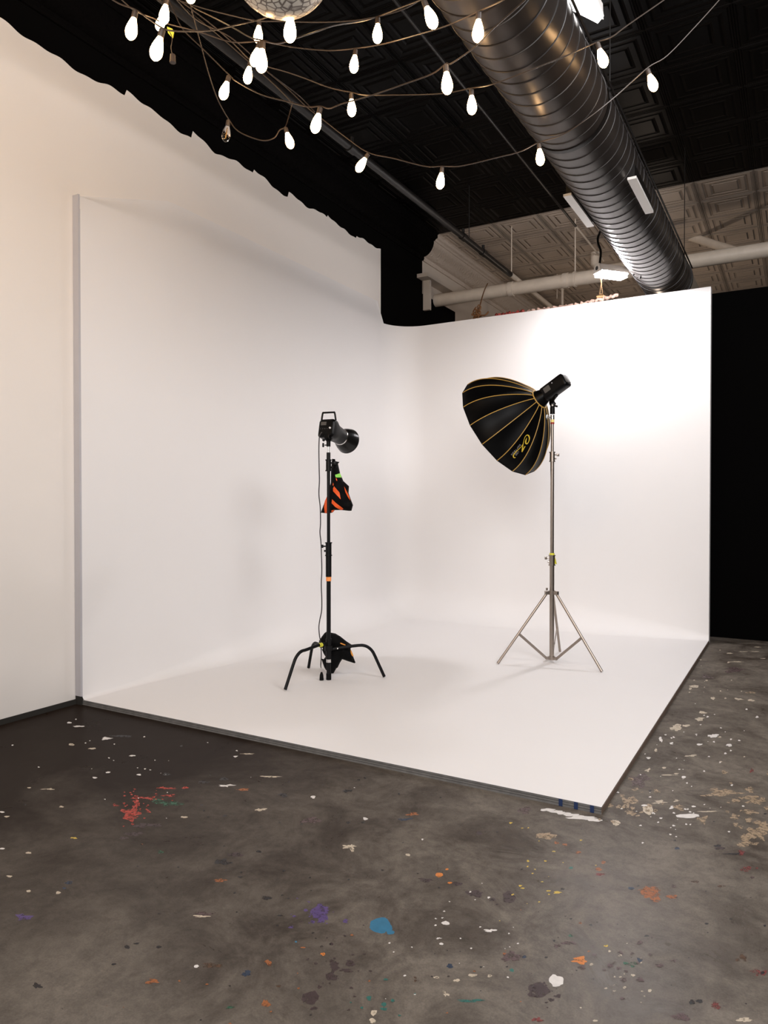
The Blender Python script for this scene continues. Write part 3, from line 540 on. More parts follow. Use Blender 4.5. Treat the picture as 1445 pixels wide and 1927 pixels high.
bulbs = [((255,20),(244,73),0,'glowing bulb farthest left of all the string lights'),
 ((314,-3),(308,36),3.7,'glowing bulb at upper left, upper one of an overlapping pair'),
 ((312,18),(298,54),4.3,'glowing bulb at upper left, lower one of an overlapping pair'),
 ((306,55),(290,112),0,'large tilted glowing bulb just left of the yellow tag'),
 ((488,38),(485,80),0,'glowing bulb above the overlapping middle pair, left below the globe'),
 ((547,18),(545,78),0,'largest glowing bulb right under the mosaic globe'),
 ((488,80),(478,118),3.9,'smaller left bulb of the overlapping pair below the globe'),
 ((494,78),(491,135),0,'larger right bulb of the overlapping pair below the globe'),
 ((471,115),(465,153),4.2,'small glowing bulb just below left of the overlapping middle pair'),
 ((431,143),(418,186),0,'tilted glowing bulb above the unlit clear bulb'),
 ((537,240),(547,274),4.4,'small glowing bulb tilted right, next right of the unlit bulb'),
 ((603,202),(591,249),0,'glowing bulb hanging in front of the long black pipe'),
 ((661,176),(662,218),0,'glowing bulb right of the black pipe, straight below another bulb'),
 ((669,93),(665,136),0,'glowing bulb second from top in the middle column of the ceiling'),
 ((711,33),(710,80),0,'upper glowing bulb midway between the globe and the duct'),
 ((693,289),(678,313),4.5,'small glowing bulb tilted left by the black pipe, next to lowest'),
 ((832,315),(828,349),4.4,'lowest glowing bulb of all the strings'),
 ((839,122),(842,176),0,'large glowing bulb left of the duct, above the lowest bulb'),
 ((797,0),(816,47),3.15,'large tilted glowing bulb at the top left edge of the duct'),
 ((901,23),(899,71),3.2,'glowing bulb seen in front of the top of the duct'),
 ((887,168),(888,210),3.8,'glowing bulb at the left edge of the duct, right of the large bulb'),
 ((1014,270),(1017,306),4.35,'glowing bulb at the duct edge, lowest on the right side'),
 ((1124,81),(1137,121),3.75,'glowing bulb just right of the duct below the bright strip light'),
 ((1218,130),(1231,166),4.1,'glowing bulb farthest right of all the string lights'),
 ((361,-44),(358,5),3.6,'glowing bulb cut by the top edge at left, only its tip showing'),
 ((586,-40),(580,8),3.5,'glowing bulb behind the right side of the globe, only its tip showing')]
BT = {}
for (sx_, sy_), (bx_, by_), D, lab in bulbs:
    D = D or .13*FPX/math.hypot(sx_-bx_, sy_-by_)
    a_, b_ = at(sx_, sy_, D), at(bx_, by_, D); t = proto if first else copy_thing(proto); first = False
    t.location = a_; t.rotation_euler = (b_-a_).to_track_quat('-Z', 'Y').to_euler(); t['label'] = lab; t['group'] = G; BT[(sx_, sy_)] = D
u = make_bulb(False); D = 4.4; a_, b_ = at(430, 226, D), at(424, 263, D); u.location = a_; u.rotation_euler = (b_-a_).to_track_quat('-Z', 'Y').to_euler(); u['label'] = 'unlit clear bulb with visible filament at lower left of the strings'
BT[(430, 226)] = D
def cordpath(name, pts, label, cat='cord'):
    P = list(pts); Ds = [p[2] if len(p) > 2 else BT.get((p[0], p[1])) for p in P]
    if Ds[0] is None: Ds[0] = next(d for d in Ds if d)
    if Ds[-1] is None: Ds[-1] = next(d for d in reversed(Ds) if d)
    known = [i for i, d in enumerate(Ds) if d]; arc = [0]
    for i in range(1, len(P)): arc.append(arc[-1]+math.hypot(P[i][0]-P[i-1][0], P[i][1]-P[i-1][1]))
    for a, c in zip(known[:-1], known[1:]):
        for i in range(a+1, c): t_ = (arc[i]-arc[a])/(arc[c]-arc[a]); Ds[i] = Ds[a]*(1-t_)+Ds[c]*t_
    pts3 = smoothpath([at(p[0], p[1]-2, d) for p, d in zip(P, Ds)], 7); b = MB(); b.tube(pts3, .0034, 6)
    return tag(b.build(name, M['cord']), label, cat, 'string light cords')
SC = 'string_light_cord'
cordpath(SC, [(190,-12,3.3), (225,9), (255,20), (280,38), (306,55), (325,60), (353,61), (400,59), (440,50), (485,40,3.6), (520,28), (547,18), (600,-4,3)], 'cord from the far left bulb past the yellow tag to the bulb under the globe')
cordpath(SC, [(222,-5,3.5), (253,22,3.6), (287,36), (312,46,3.8), (374,62), (436,81), (488,80), (520,85), (560,92), (620,97), (669,93), (720,85), (773,71), (842,50,3.3), (901,23), (945,3,3.05), (975,-14,3.0)], 'cord crossing from upper left through the middle pair to the bulb before the duct')
cordpath(SC, [(325,-6,3.8), (353,14), (400,50), (440,85), (471,115), (505,128), (540,138), (575,150), (620,167), (661,176), (690,181), (740,181), (800,180), (842,177), (887,168), (929,160,3.62), (1005,131,3.5), (1070,105,3.55), (1124,81), (1150,72), (1180,50), (1252,0), (1275,-18)], 'long cord from upper left under the duct to the bulb below the bright strip light')
cordpath(SC, [(316,-2,4.0), (330,30), (346,59), (388,100), (431,143), (446,156), (491,180), (543,194), (580,203), (603,202), (620,206), (645,197), (704,180), (773,156), (815,140), (839,122), (850,121), (894,90,3.2), (929,55,3.1), (985,5,3.0), (1010,-20,2.95)], 'cord from upper left past the tilted bulb then rising to the duct top')
cordpath(SC, [(345,-2,4.0), (365,16), (400,34), (440,55), (470,72), (494,78), (522,84), (560,73), (600,60), (630,50), (680,42), (711,33), (755,16), (797,0), (830,-15)], 'cord dipping at the middle pair then rising to the bulb at the duct edge')
cordpath(SC, [(340,4,4.0), (380,17), (422,28), (481,41), (526,42), (595,44), (650,42), (697,36), (755,21), (790,2), (806,-14)], 'nearly level cord passing just under the globe')
cordpath(SC, [(358,10,4.0), (377,83), (394,145), (410,190), (430,226), (450,250), (491,266), (515,262), (526,247), (537,240), (545,215,4.5), (551,193,4.5)], 'slack low cord carrying the unlit bulb and the small bulb beside it')
cordpath(SC, [(500,135,4.6), (540,168), (578,204), (605,225), (650,260), (693,289), (740,300), (800,315), (832,315), (870,314), (938,298), (980,287), (1014,270), (1060,255,4.15), (1110,222,4.05), (1160,182,4.05), (1218,130), (1255,107), (1310,50), (1355,0), (1370,-18)], 'longest and lowest cord, from the black pipe past the lowest bulb to the far right')
cordpath('support_wire', [(550,196,4.5), (520,165), (470,120), (420,76), (352,20)], 'straight wire beside the black pipe from upper left', 'wire')
cordpath('support_wire', [(328,-3,3.9), (370,40), (430,70), (470,103), (505,138,4.6), (560,180,4.9), (592,212,4.9)], 'straight wire crossing behind the middle pair of bulbs', 'wire')
yt = thing('dangling_lead', at(322, 100, 3.2), 'thin dangling lead with a yellow tag and an empty socket at upper left', 'cord')
b = MB(); b.tube(smoothpath([at(318, 58, 3.2), at(324, 72, 3.2), at(322, 90, 3.2), at(325, 105, 3.2)]), .0018, 5); b.build('lead', M['cord'], yt)
b = MB(); b.add([at(314, 50, 3.2), at(324, 54, 3.2), at(327, 61, 3.2), at(325, 72, 3.2), at(316, 62, 3.2)], [(0, 1, 2, 3, 4)]); b.prism([at(314, 50, 3.2), at(324, 54, 3.19), at(327, 61, 3.2), at(325, 72, 3.21), at(316, 62, 3.2)], (0, .002, 0)); b.build('yellow_tag', M['yellow'], yt, smooth=False)
b = MB(); b.tube([at(325, 103, 3.2), at(325, 118, 3.2)], [.011, .014], 10); b.build('empty_socket', M['socket'], yt)
# mosaic globe
gc = at(528, -84, 2.75); gr = 102/FPX*2.75
gl = thing('globe_lamp', (gc.x, gc.y, gc.z-gr), 'pale crackled mosaic globe lamp cut by the top edge', 'lamp')
b = MB(); b.lathe([(-gr*math.cos(k/24*PI), gr*math.sin(k/24*PI)) for k in range(25)], (0, 0, -1), gc, 40, cap=False); b.build('globe', M['globe'], gl)
b = MB(); b.tube([(gc.x, gc.y, gc.z+gr-.01), (gc.x, gc.y, ZC)], .006, 8); b.build('hanging_cord', M['cord'], gl)

# ------------------------------------------------------------------ black stand with flash head
DL = 5.75
def stp(px, py, d=DL): return at(px, py, d)
base = onz(618.5, 1279, ZP); base = Vector((base.x, base.y, ZP)); DL = (base-O_).dot(FW)
def zl(py): return (at(619, py, DL)).z
SL = thing('light_stand', base, 'black steel light stand with three curved legs at the left', 'light stand')
def pole(z0, z1, r, name, m_, par=SL, c=base, n=16): b = MB(); b.tube([(c.x, c.y, z0), (c.x, c.y, z1)], r, n); return b.build(name, m_, par)
pole(ZP, zl(1045), .0175, 'lower_pole', M['stdblack'])
pole(zl(1045), zl(860), .0135, 'upper_pole', M['stdblack'])
pole(zl(1085), zl(1044), .0235, 'sleeve', M['stdblack'])
o_ = pole(zl(1093), zl(1085), .0215, 'tape_band', M['otape']); o_['label'] = 'orange tape band'
def collar(zc, h, par, c, m_, r=.024, side=-1, mk=None):
    b = MB(); b.tube([(c.x, c.y, zc-h/2), (c.x, c.y, zc+h/2)], r, 16)
    for e in (-1, 1): b.tube([(c.x, c.y, zc+e*h/2-.004), (c.x, c.y, zc+e*h/2+.004)], r+.005, 16)
    d = R_*side; b.tube([Vector((c.x, c.y, zc-.015))+d*r*.8, Vector((c.x, c.y, zc-.015))+d*(r+.012)], .008, 8)
    o = b.build('collar', m_, par)
    b = MB(); k = Vector((c.x, c.y, zc+h*.22)); b.tube([k+d*r*.9, k+d*(r+.020)], .006, 8); b.box(k+d*(r+.028), (.022, .010, .026), Matrix.Rotation(YAW, 3, 'Z'), .003); b.build('tightening_knob', mk or m_, o); return o
collar(zl(1033), .10, SL, base, M['stdblack'], .024, -1)
collar(zl(876), .085, SL, base, M['stdblack'], .021, 1)
pole(zl(866), zl(852), .016, 'top_socket', M['stdblack'])
tips = [(536.5, 1300), (723, 1275), (580.5, 1258)]
for i, (px, py) in enumerate(tips):
    T = onz(px, py, ZP); d = Vector((T.x-base.x, T.y-base.y, 0)); L_ = d.length; d.normalize(); zh = (.265, .255, .235)[i]
    e0 = (.372, zh-.075); hi = (.038, 0, .02)[i]; prof = [(.015, zh-.012+hi), (.10, zh+hi*.75), (.24, zh+.012), (.29, zh+.008), (.325, zh-.010), (.352, zh-.038), e0] + [(e0[0]+(L_-e0[0])*k_, e0[1]+(.008-e0[1])*k_) for k_ in (.33, .66, 1)]
    b = MB(); b.tube(smoothpath([base+d*r+Z_*z for r, z in prof], 4), .0125, 12); b.build('leg', M['stdblack'], SL)
b = MB(); b.tube([base+Z_*.17, base+Z_*.33], .024, 16); b.tube([base+Z_*.235, base+Z_*.275], .034, 16)
b.build('hub', M['stdblack'], SL)
for dx in (-.055, .07):
    p = at(619+dx*230, 1220.5, DL-.045); b = MB(); b.lathe([(0, .007), (.006, .005), (.008, .001)], -F0, p, 10); b.build('bolt', M['chrome'], SL)
b = MB(); b.tube([base+Z_*.14, base+Z_*.165], .020, 14); b.build('chrome_band', M['chrome'], SL)
b = MB(); b.tube([base+Z_*.0, base+Z_*.05], .0205, 14); b.build('foot_cap', M['rubber'], SL)
p = at(602, 1213, DL-.12)
Lt = onz(536.5, 1300, ZP); dl = Vector((Lt.x-base.x, Lt.y-base.y, 0)).normalized()
for r in (.075, .092): b = MB(); b.tube([base+dl*r+Z_*.292, base+dl*(r+.011)+Z_*.290], .0165, 14); t_ = b.build('yellow_tape_ring', M['yellow'], SL)

def puff(outline, depth, T, w=18., step=5., flat=1.0, parent_outline=None, off=0.0, front_only=False, sc=1.0):
    """soft bag shape: outline in view coordinates at a given distance, thickness T (m) swelling inward from the rim"""
    PO = parent_outline or outline
    def dist(x, y, P):
        m_ = 1e9
        for i in range(len(P)):
            ax, ay = P[i]; bx, by = P[(i+1) % len(P)]; dx, dy = bx-ax, by-ay; t_ = max(0, min(1, ((x-ax)*dx+(y-ay)*dy)/(dx*dx+dy*dy+1e-9))); m_ = min(m_, math.hypot(x-ax-dx*t_, y-ay-dy*t_))
        return m_
    def inside(x, y, P):
        c_ = False
        for i in range(len(P)):
            x1, y1 = P[i]; x2, y2 = P[(i+1) % len(P)]
            if (y1 > y) != (y2 > y) and x < (x2-x1)*(y-y1)/(y2-y1)+x1: c_ = not c_
        return c_
    dense = []
    for i in range(len(outline)):
        a, b_ = outline[i], outline[(i+1) % len(outline)]; k = max(1, int(math.hypot(b_[0]-a[0], b_[1]-a[1])/step))
        for j in range(k): dense.append((a[0]+(b_[0]-a[0])*j/k, a[1]+(b_[1]-a[1])*j/k))
    x0 = min(p[0] for p in outline); x1 = max(p[0] for p in outline); y0 = min(p[1] for p in outline); y1 = max(p[1] for p in outline)
    inn = []; y_ = y0+step/2; r_ = 0
    while y_ < y1:
        x_ = x0+(step/2 if r_ % 2 else 0)
        while x_ < x1:
            if inside(x_, y_, outline) and dist(x_, y_, outline) > step*.55: inn.append((x_, y_))
            x_ += step
        y_ += step*.87; r_ += 1
    V2 = [Vector(p) for p in dense+inn]; E = [(i, (i+1) % len(dense)) for i in range(len(dense))]
    vs, es, fs, *_ = delaunay_2d_cdt(V2, E, [], 1, 1e-5); nb = len(vs); F_, B_ = [], []
    for v in vs:
        d = min(dist(v.x, v.y, PO)/w, 1); th = T*math.sqrt(max(0, 1-(1-d)**2))*(1+.10*math.sin(v.x*.45)+.08*math.sin(v.y*.37))
        F_.append(at(v.x, v.y, depth-th-off)); B_.append(at(v.x, v.y, depth+th*flat))
    b = MB()
    if front_only: b.add(F_, [tuple(f) for f in fs]); return b
    b.add(F_+B_, [tuple(f) for f in fs]+[tuple(nb+i for i in f[::-1]) for f in fs])
    ed = {}
    for f in fs:
        for i in range(3):
            e = (f[i], f[(i+1) % 3]); ed[e] = 1
    br = [e for e in ed if (e[1], e[0]) not in ed]; b.f += [(e[1], e[0], nb+e[0], nb+e[1]) for e in br]; b.m += [0]*len(br)
    return b
# sand bag on the stand's foot
def z7(l): return [(570+u*.1245, 760+v*.1245) for u, v in l]
def z8(l): return [(570+u*.1176, 1170+v*.1176) for u, v in l]
sbo = z8([(375,160), (455,175), (520,188), (600,235), (700,315), (797,378), (790,400), (760,430), (790,520), (842,655), (825,665), (720,632), (628,600), (590,660), (555,735), (535,745), (490,825), (440,832), (400,800), (365,770), (340,730), (300,610), (300,590), (330,600), (362,560), (330,510), (300,440), (262,400), (258,305), (300,240), (345,180)])
sb = thing('sandbag', base+R_*.05, 'black fabric weight bag slumped over the foot of the black stand', 'sandbag')
puff(sbo, DL+.085, .05, 14, 4).build('bag_body', M['nylon'], sb)
for o2_ in ([(597,338), (612,338), (680,365), (682,378), (668,378), (597,352)], [(758,455), (775,460), (808,545), (800,556), (788,550), (768,510)]):
    t_ = puff(z8(o2_), DL+.085, .05, 14, 3, parent_outline=sbo, off=.004, front_only=True).build('amber_tab', M['amber'], sb); 
# striped bag hung behind the upper pole
sgo = z7([(440,830), (485,835), (490,865), (553,880), (530,905), (562,1050), (590,1115), (610,1165), (697,1245), (690,1350), (722,1440), (757,1530), (735,1615), (700,1618), (590,1606), (482,1606), (450,1642), (385,1658), (268,1645), (330,1480), (385,1340), (420,1200), (425,1000)])
sg = thing('striped_sandbag', base+Z_*1.3, 'black weight bag with orange stripes hung behind the black stand pole', 'sandbag')
puff(sgo, DL+.075, .045, 18, 4).build('bag_body', M['nylon'], sg)
for pl in ([(470,1245), (552,1340), (572,1445), (530,1400), (455,1320), (455,1275)], [(440,1440), (500,1500), (612,1585), (590,1605), (560,1600), (490,1560), (432,1500)], [(622,1245), (650,1300), (700,1400), (715,1460), (680,1410), (640,1330)],
           [(375,1370), (385,1500), (385,1655), (330,1652), (320,1560), (330,1470)], [(495,1125), (512,1130), (518,1165), (505,1160)], [(455,1190), (465,1215), (458,1240), (448,1230)], [(430,1610), (478,1600), (450,1640), (432,1640)]):
    puff(z7(pl), DL+.075, .045, 18, 3, parent_outline=sgo, off=.004, front_only=True).build('orange_stripe', M['orange'], sg)
puff(z7([(485,1072), (562,1048), (585,1112), (495,1112)]), DL+.075, .045, 18, 3, parent_outline=sgo, off=.008, front_only=True).build('green_tag', M['green'], sg)

# flash head on the black stand
hc = at(621, 833, DL)
FH = thing('studio_flash', Vector((base.x, base.y, zl(848))), 'black flash head with carry handle and dish reflector on the black stand', 'studio flash')
pole(zl(856), zl(838), .0075, 'spigot', M['chrome'], FH)
ax = (R_*.172 + F0*.345 - Z_*.086).normalized(); A0 = at(613, 805, DL-.03)      # centre of rear panel
sd = (Z_.cross(ax)).normalized()*-1; upv = ax.cross(sd)*-1
if upv.z < 0: upv = -upv
sd = ax.cross(upv)
if sd.dot(R_) < 0: sd = -sd
def ring_sec(c, w, h, rr, n=6):
    """rounded-rectangle section"""
    out = []
    for qx, qy, a0 in ((1, 1, 0), (-1, 1, 90), (-1, -1, 180), (1, -1, 270)):
        for k in range(n): a = math.radians(a0+90*k/(n-1)); out.append(c + sd*(qx*(w/2-rr)+rr*math.cos(a)) + upv*(qy*(h/2-rr)+rr*math.sin(a)))
    return out
secs = [(0, .125, .125, .02, 0), (.012, .145, .150, .025, 0), (.06, .150, .155, .03, 0), (.11, .140, .142, .055, 0), (.16, .140, .140, .069, 0), (.235, .134, .134, .0665, 0), (.245, .120, .120, .059, 0)]
b = MB(); rs = [ring_sec(A0+ax*s[0], s[1], s[2], s[3]) for s in secs]; n_ = len(rs[0])
b.add([p for r in rs for p in r], [(i*n_+j, i*n_+(j+1) % n_, (i+1)*n_+(j+1) % n_, (i+1)*n_+j) for i in range(len(rs)-1) for j in range(n_)] + [tuple(range(n_))[::-1], tuple((len(rs)-1)*n_+j for j in range(n_))])
b.build('housing', M['plastic'], FH, ang=30)
b = MB(); b.tube(smoothpath([A0+ax*.008+upv*.068-sd*.052, A0+ax*.006+upv*.125-sd*.048, A0+ax*.008+upv*.130-sd*.035, A0+ax*.012+upv*.130+sd*.045, A0+ax*.014+upv*.125+sd*.058, A0+ax*.02+upv*.066+sd*.072], 4), .0075, 8); b.build('carry_handle', M['plastic'], FH)
pn = MB(); pn.box(A0-ax*.001, (.115, .004, .115), Matrix((sd, ax, upv)).transposed(), .0015); pn = pn.build('control_panel', M['plastic'], FH)
Mx = Matrix((sd, ax, upv)).transposed()
b = MB(); b.box(A0-ax*.004-sd*.022+upv*.035, (.05, .003, .028), Mx); b.build('display', M['screen'], pn, smooth=False)
b = MB(); b.lathe([(0, .008), (.008, .007), (.009, .002)], -ax, A0-ax*.003+sd*.042-upv*.004, 12); b.build('dial', M['white'], pn)
for k in range(4): b = MB(); b.lathe([(0, .0035), (.003, .003)], -ax, A0-ax*.003-sd*(.045-k*.02)-upv*.008, 8); b.build('button', M['screen'], pn)
b = MB(); b.lathe([(0, .0055), (.003, .005)], -ax, A0-ax*.003-sd*.032-upv*.04, 8); b.build('power_inlet', M['screen'], pn)
rf_ = MB(); pr = [(.235, .062), (.250, .066), (.265, .073), (.285, .083), (.31, .093), (.335, .100), (.36, .1045), (.366, .107), (.370, .105), (.36, .101), (.33, .095), (.30, .085), (.27, .070), (.26, .02)]
rf_.lathe(pr, ax, A0, 36); rf_.build('dish_reflector', mat('satin_black_metal', (.004, .0036, .0032), .3, spec=.3), FH)
b = MB(); b.lathe([(.236, .0665), (.246, .0685)], ax, A0, 36, cap=False); b.build('silver_ring', M['chrome'], FH)
b = MB(); q0 = Vector((base.x, base.y, zl(838)))
b.tube([q0-Z_*.012, q0+Z_*.03], .0165, 14); b.tube([q0+Z_*.03, q0+Z_*.055], [.02, .027], 14); b.box(q0+Z_*.07, (.045, .06, .05), Mx, .006); b.build('swivel_bracket', M['plastic'], FH)
b = MB(); b.tube([q0-R_*.008, q0-R_*.032], .004, 8); b.box(q0-R_*.042, (.016, .012, .034), Matrix.Rotation(YAW, 3, 'Z'), .005); b.tube(smoothpath([q0-R_*.045+Z_*.045, q0-R_*.038+Z_*.035, q0-R_*.02+Z_*.052]), .007, 8); b.build('clamp_knob', M['plastic'], FH)
# cable
cp = [(604,815,DL-.05), (601,822,DL-.06), (600,845), (600.5,880), (601,905), (600,930), (602.5,955), (603,985), (602,1002), (604,1022), (605,1050), (605.5,1075), (604.5,1100), (605.5,1130), (605,1150), (602,1165), (600,1180), (601,1195), (603,1206), (604,1215), (604.5,1235), (603.5,1252), (600,1258)]
pts = [at(p[0], p[1], p[2] if len(p) > 2 else DL-.055) for p in cp]; pts[-1] = onz(604, 1256.5, ZP+.006)
b = MB(); b.tube(smoothpath(pts, 5), .0042, 8); pc = thing('power_cable', Vector(pts[-1]), 'thin black power cable hanging from the flash head down the black stand', 'cable')
b.build('cable_run', M['cable'], pc)
b = MB(); q = at(605, 1250, DL-.02); q.z = ZP+.03; b.tube([q+Z_*.035, q+Z_*.01, q-Z_*.028], [.007, .015, .018], 10); b.build('plug', M['rubber'], pc)

# ------------------------------------------------------------------ silver stand with softbox
tps = [onz(*t, ZP) for t in ((937, 1249.5), (1132, 1265), (1053.5, 1226.5))]
(x1, y1), (x2, y2), (x3, y3) = [(t.x, t.y) for t in tps]
dd = 2*(x1*(y2-y3)+x2*(y3-y1)+x3*(y1-y2))
ux = ((x1*x1+y1*y1)*(y2-y3)+(x2*x2+y2*y2)*(y3-y1)+(x3*x3+y3*y3)*(y1-y2))/dd
uy = ((x1*x1+y1*y1)*(x3-x2)+(x2*x2+y2*y2)*(x1-x3)+(x3*x3+y3*y3)*(x2-x1))/dd
bs = Vector((ux, uy, ZP)); DS = (bs-O_).dot(FW); pxs = CX + (bs-O_).dot(R_)/DS*FPX
want = 1038.0; bs += R_*((want-pxs)/FPX*DS)
print('silver stand', bs, DS, pxs)
def zs(py): return at(1038, py, DS).z
SS = thing('light_stand', bs, 'brushed steel tripod light stand holding the softbox at the right', 'light stand')
def spole(z0, z1, r, name, m_, par=SS): return pole(z0, z1, r, name, m_, par, bs)
spole(zs(1241), zs(1050), .0205, 'lower_pole', M['steel']); spole(zs(1054), zs(858), .0165, 'middle_pole', M['steel']); spole(zs(862), zs(790), .0130, 'upper_pole', M['steel'])
collar(zs(1054), .085, SS, bs, M['steel'], .026, -1); collar(zs(860), .08, SS, bs, M['steel'], .022, 1)
spole(zs(1045), zs(1040.5), .022, 'yellow_tape_band', M['yellow'])
b = MB(); q = at(1042.5, 1047, DS-.02); b.prism([at(1042, 1045, DS-.02), at(1044, 1047, DS-.02), at(1048, 1062, DS-.03), at(1045, 1061, DS-.015), at(1041.8, 1064, DS-.02)], F0*.002); b.build('yellow_tape_tail', M['yellow'], SS, smooth=False)
spole(zs(798.5), zs(795.5), .0165, 'red_tape_band', M['red']); spole(zs(795.5), zs(790), .0163, 'cream_tape_band', M['ltyellow'])
zc_ = zs(1115); b = MB(); b.tube([(bs.x, bs.y, zc_-.018), (bs.x, bs.y, zc_+.018)], .029, 18)
for t in tps:
    d = Vector((t.x-bs.x, t.y-bs.y, 0)).normalized(); b.box(Vector((bs.x, bs.y, zc_))+d*.04, (.05, .026, .032), Matrix.Rotation(math.atan2(d.y, d.x), 3, 'Z'), .003)
k = Vector((bs.x, bs.y, zc_+.02))-R_*.045; b.tube([k, k+Z_*.022], .009, 10); b.build('leg_collar', M['steel'], SS)
zb = zs(1238); b = MB(); b.tube([(bs.x, bs.y, zb-.015), (bs.x, bs.y, zb+.015)], .027, 18)
for t in tps:
    d = Vector((t.x-bs.x, t.y-bs.y, 0)).normalized(); b.box(Vector((bs.x, bs.y, zb))+d*.035, (.04, .024, .026), Matrix.Rotation(math.atan2(d.y, d.x), 3, 'Z'), .003)
b.build('base_spider', M['steel'], SS)
for t in tps:
    d = Vector((t.x-bs.x, t.y-bs.y, 0)); L_ = d.length; d.normalize(); P0 = Vector((bs.x, bs.y, zc_-.012))+d*.052; P1 = Vector((t.x, t.y, ZP+.009))
    b = MB(); b.tube([P0, P1], .0115, 12); lg = b.build('leg', M['steel'], SS)
    e = (P1-P0).normalized(); b = MB(); b.tube([P1-e*.018, P1+e*.004], .0125, 12); b.build('foot_cap', M['steel'], lg)
    Pm = P0.lerp(P1, .575); Q0 = Vector((bs.x, bs.y, zb))+d*.05; b = MB(); w_ = d.cross(Z_).normalized()*.003; e2 = (Pm-Q0).normalized(); nn = e2.cross(w_).normalized()*.011
    b.prism([Q0-w_-nn, Q0+w_-nn, Pm+w_-nn, Pm-w_-nn], nn*2); b.build('strut', M['steel'], SS, smooth=False)
# clamp & super clamp jumble at the top
b = MB(); q = Vector((bs.x, bs.y, zs(786))); b.tube([q-Z_*.02, q+Z_*.02], .018, 12); b.tube([q-R_*.015, q-R_*.045], .006, 8); b.box(q-R_*.05+Z_*.002, (.012, .012, .04), Matrix.Rotation(YAW, 3, 'Z'), .003); b.tube([q+Z_*.008-R_*.03, q+Z_*.022-R_*.055], .005, 8); b.build('top_clamp', M['chrome'], SS)

# flash on silver stand
HB = at(1015.1, 751.3, DS-.04)     # softbox ring centre
axis = (R_*-.648 - Z_*.492 + F0*.581).normalized()
SF = thing('studio_flash', Vector((bs.x, bs.y, zs(780))), 'black battery flash head at the back of the round softbox', 'studio flash')
s3 = axis.cross(Z_).normalized(); u3 = s3.cross(axis).normalized(); 
if u3.z < 0: u3 = -u3
M3 = Matrix((s3, axis, u3)).transposed()
b = MB(); b.box(HB-axis*.175, (.112, .250, .122), M3, .022); b.build('housing', M['plastic'], SF, ang=30)
b = MB(); b.lathe([(-.075, .056), (-.05, .066), (.0, .084)], axis, HB, 28); b.build('mount_collar', M['plastic'], SF)
side = -s3 if (-s3).dot(F0) < 0 else s3     # side facing the viewer
b = MB(); b.box(HB-axis*.125+side*.0565+u3*.012, (.003, .062, .048), M3); b.build('display', M['screen'], SF, smooth=False)
b = MB(); b.lathe([(0, .006), (.004, .004)], side, HB-axis*.19+side*.056+u3*.03, 10); b.build('button', M['greyprint'], SF)
b = MB(); b.box(HB-axis*.301+u3*.0, (.080, .004, .070), M3, .0015); b.build('rear_vent', mat('grey_vent', (.07, .068, .064), .35), SF)
b = MB(); q = Vector((bs.x, bs.y, zs(780))); b.tube([q, q+Z_*.055], .021, 14); b.box(q+Z_*.075, (.035, .035, .05), Matrix.Rotation(YAW, 3, 'Z'), .006)
b.tube(smoothpath([q+Z_*.08, q+Z_*.11-R_*.01, HB-axis*.15-u3*.06]), .020, 10); b.tube([q+Z_*.075+R_*.01, q+Z_*.068+R_*.045], [.010, .009], 10); b.tube([q+Z_*.12+R_*.006, q+Z_*.085+R_*.028], .007, 8); b.build('tilt_bracket', M['plastic'], SF)
b = MB(); b.lathe([(0, .009), (.008, .008)], -F0, q+Z_*.075-F0*.018-R_*.006, 12); b.build('pivot_screw', M['steel'], SF)
# softbox
NP = 16; SLn, SR = .457, .50
SB = thing('softbox', HB, 'deep round black softbox with gold ribs on the steel stand', 'softbox')
def sprof(t): return (SLn*t, .086 + (SR-.086)*(math.sin(t**.84*PI/2*.97)/math.sin(PI/2*.97))**1.0)
NT = 18
def rim_pt(t, q, off=0.0, k=1.0):
    h, r = sprof(t); return HB + axis*h + (s3*math.cos(q)+u3*math.sin(q))*(r*k+off)
SUB = 6; vs = []; 
for i in range(NT+1):
    t = i/NT
    for j in range(NP*SUB):
        a = j/SUB; k0 = int(a); f = a-k0; q0_ = 2*PI*k0/NP+.039; q1_ = 2*PI*(k0+1)/NP+.039
        p = rim_pt(t, q0_).lerp(rim_pt(t, q1_), f); c_ = HB+axis*sprof(t)[0]; p = p + (c_-p)*(.035*math.sin(PI*f)*math.sin(PI*min(1, t*1.05))); vs.append(p)
nn_ = NP*SUB
fs = [(i*nn_+j, i*nn_+(j+1) % nn_, (i+1)*nn_+(j+1) % nn_, (i+1)*nn_+j) for i in range(NT) for j in range(nn_)]
b = MB(); b.add(vs, fs); shell = b.build('fabric_shell', M['nylonw'], SB, ang=22)
bvh = BVHTree.FromPolygons([v for v in vs], fs)
for k in range(NP):
    q = 2*PI*k/NP+.039; b = MB(); b.tube([rim_pt(i/NT, q, .0015) for i in range(NT+1)], .0036, 6); b.build('gold_rib', M['gold'], SB)
b = MB(); b.tube([rim_pt(0, 2*PI*k/32, .003) for k in range(33)], .0055, 8); b.build('gold_ring', M['gold'], SB)
b = MB(); b.tube([rim_pt(1, 2*PI*k/NP+.039, .0) for k in range(NP+1)], .004, 6); b.build('rim_piping', M['nylon'], SB)
b = MB(); b.add([HB+axis*(SLn-.03)]+[HB+axis*(SLn-.03)+(s3*math.cos(2*PI*k/NP+.039)+u3*math.sin(2*PI*k/NP+.039))*(SR-.012) for k in range(NP)], [(0, 1+k, 1+(k+1) % NP) for k in range(NP)]); b.build('front_diffuser', M['diffus'], SB, smooth=False)
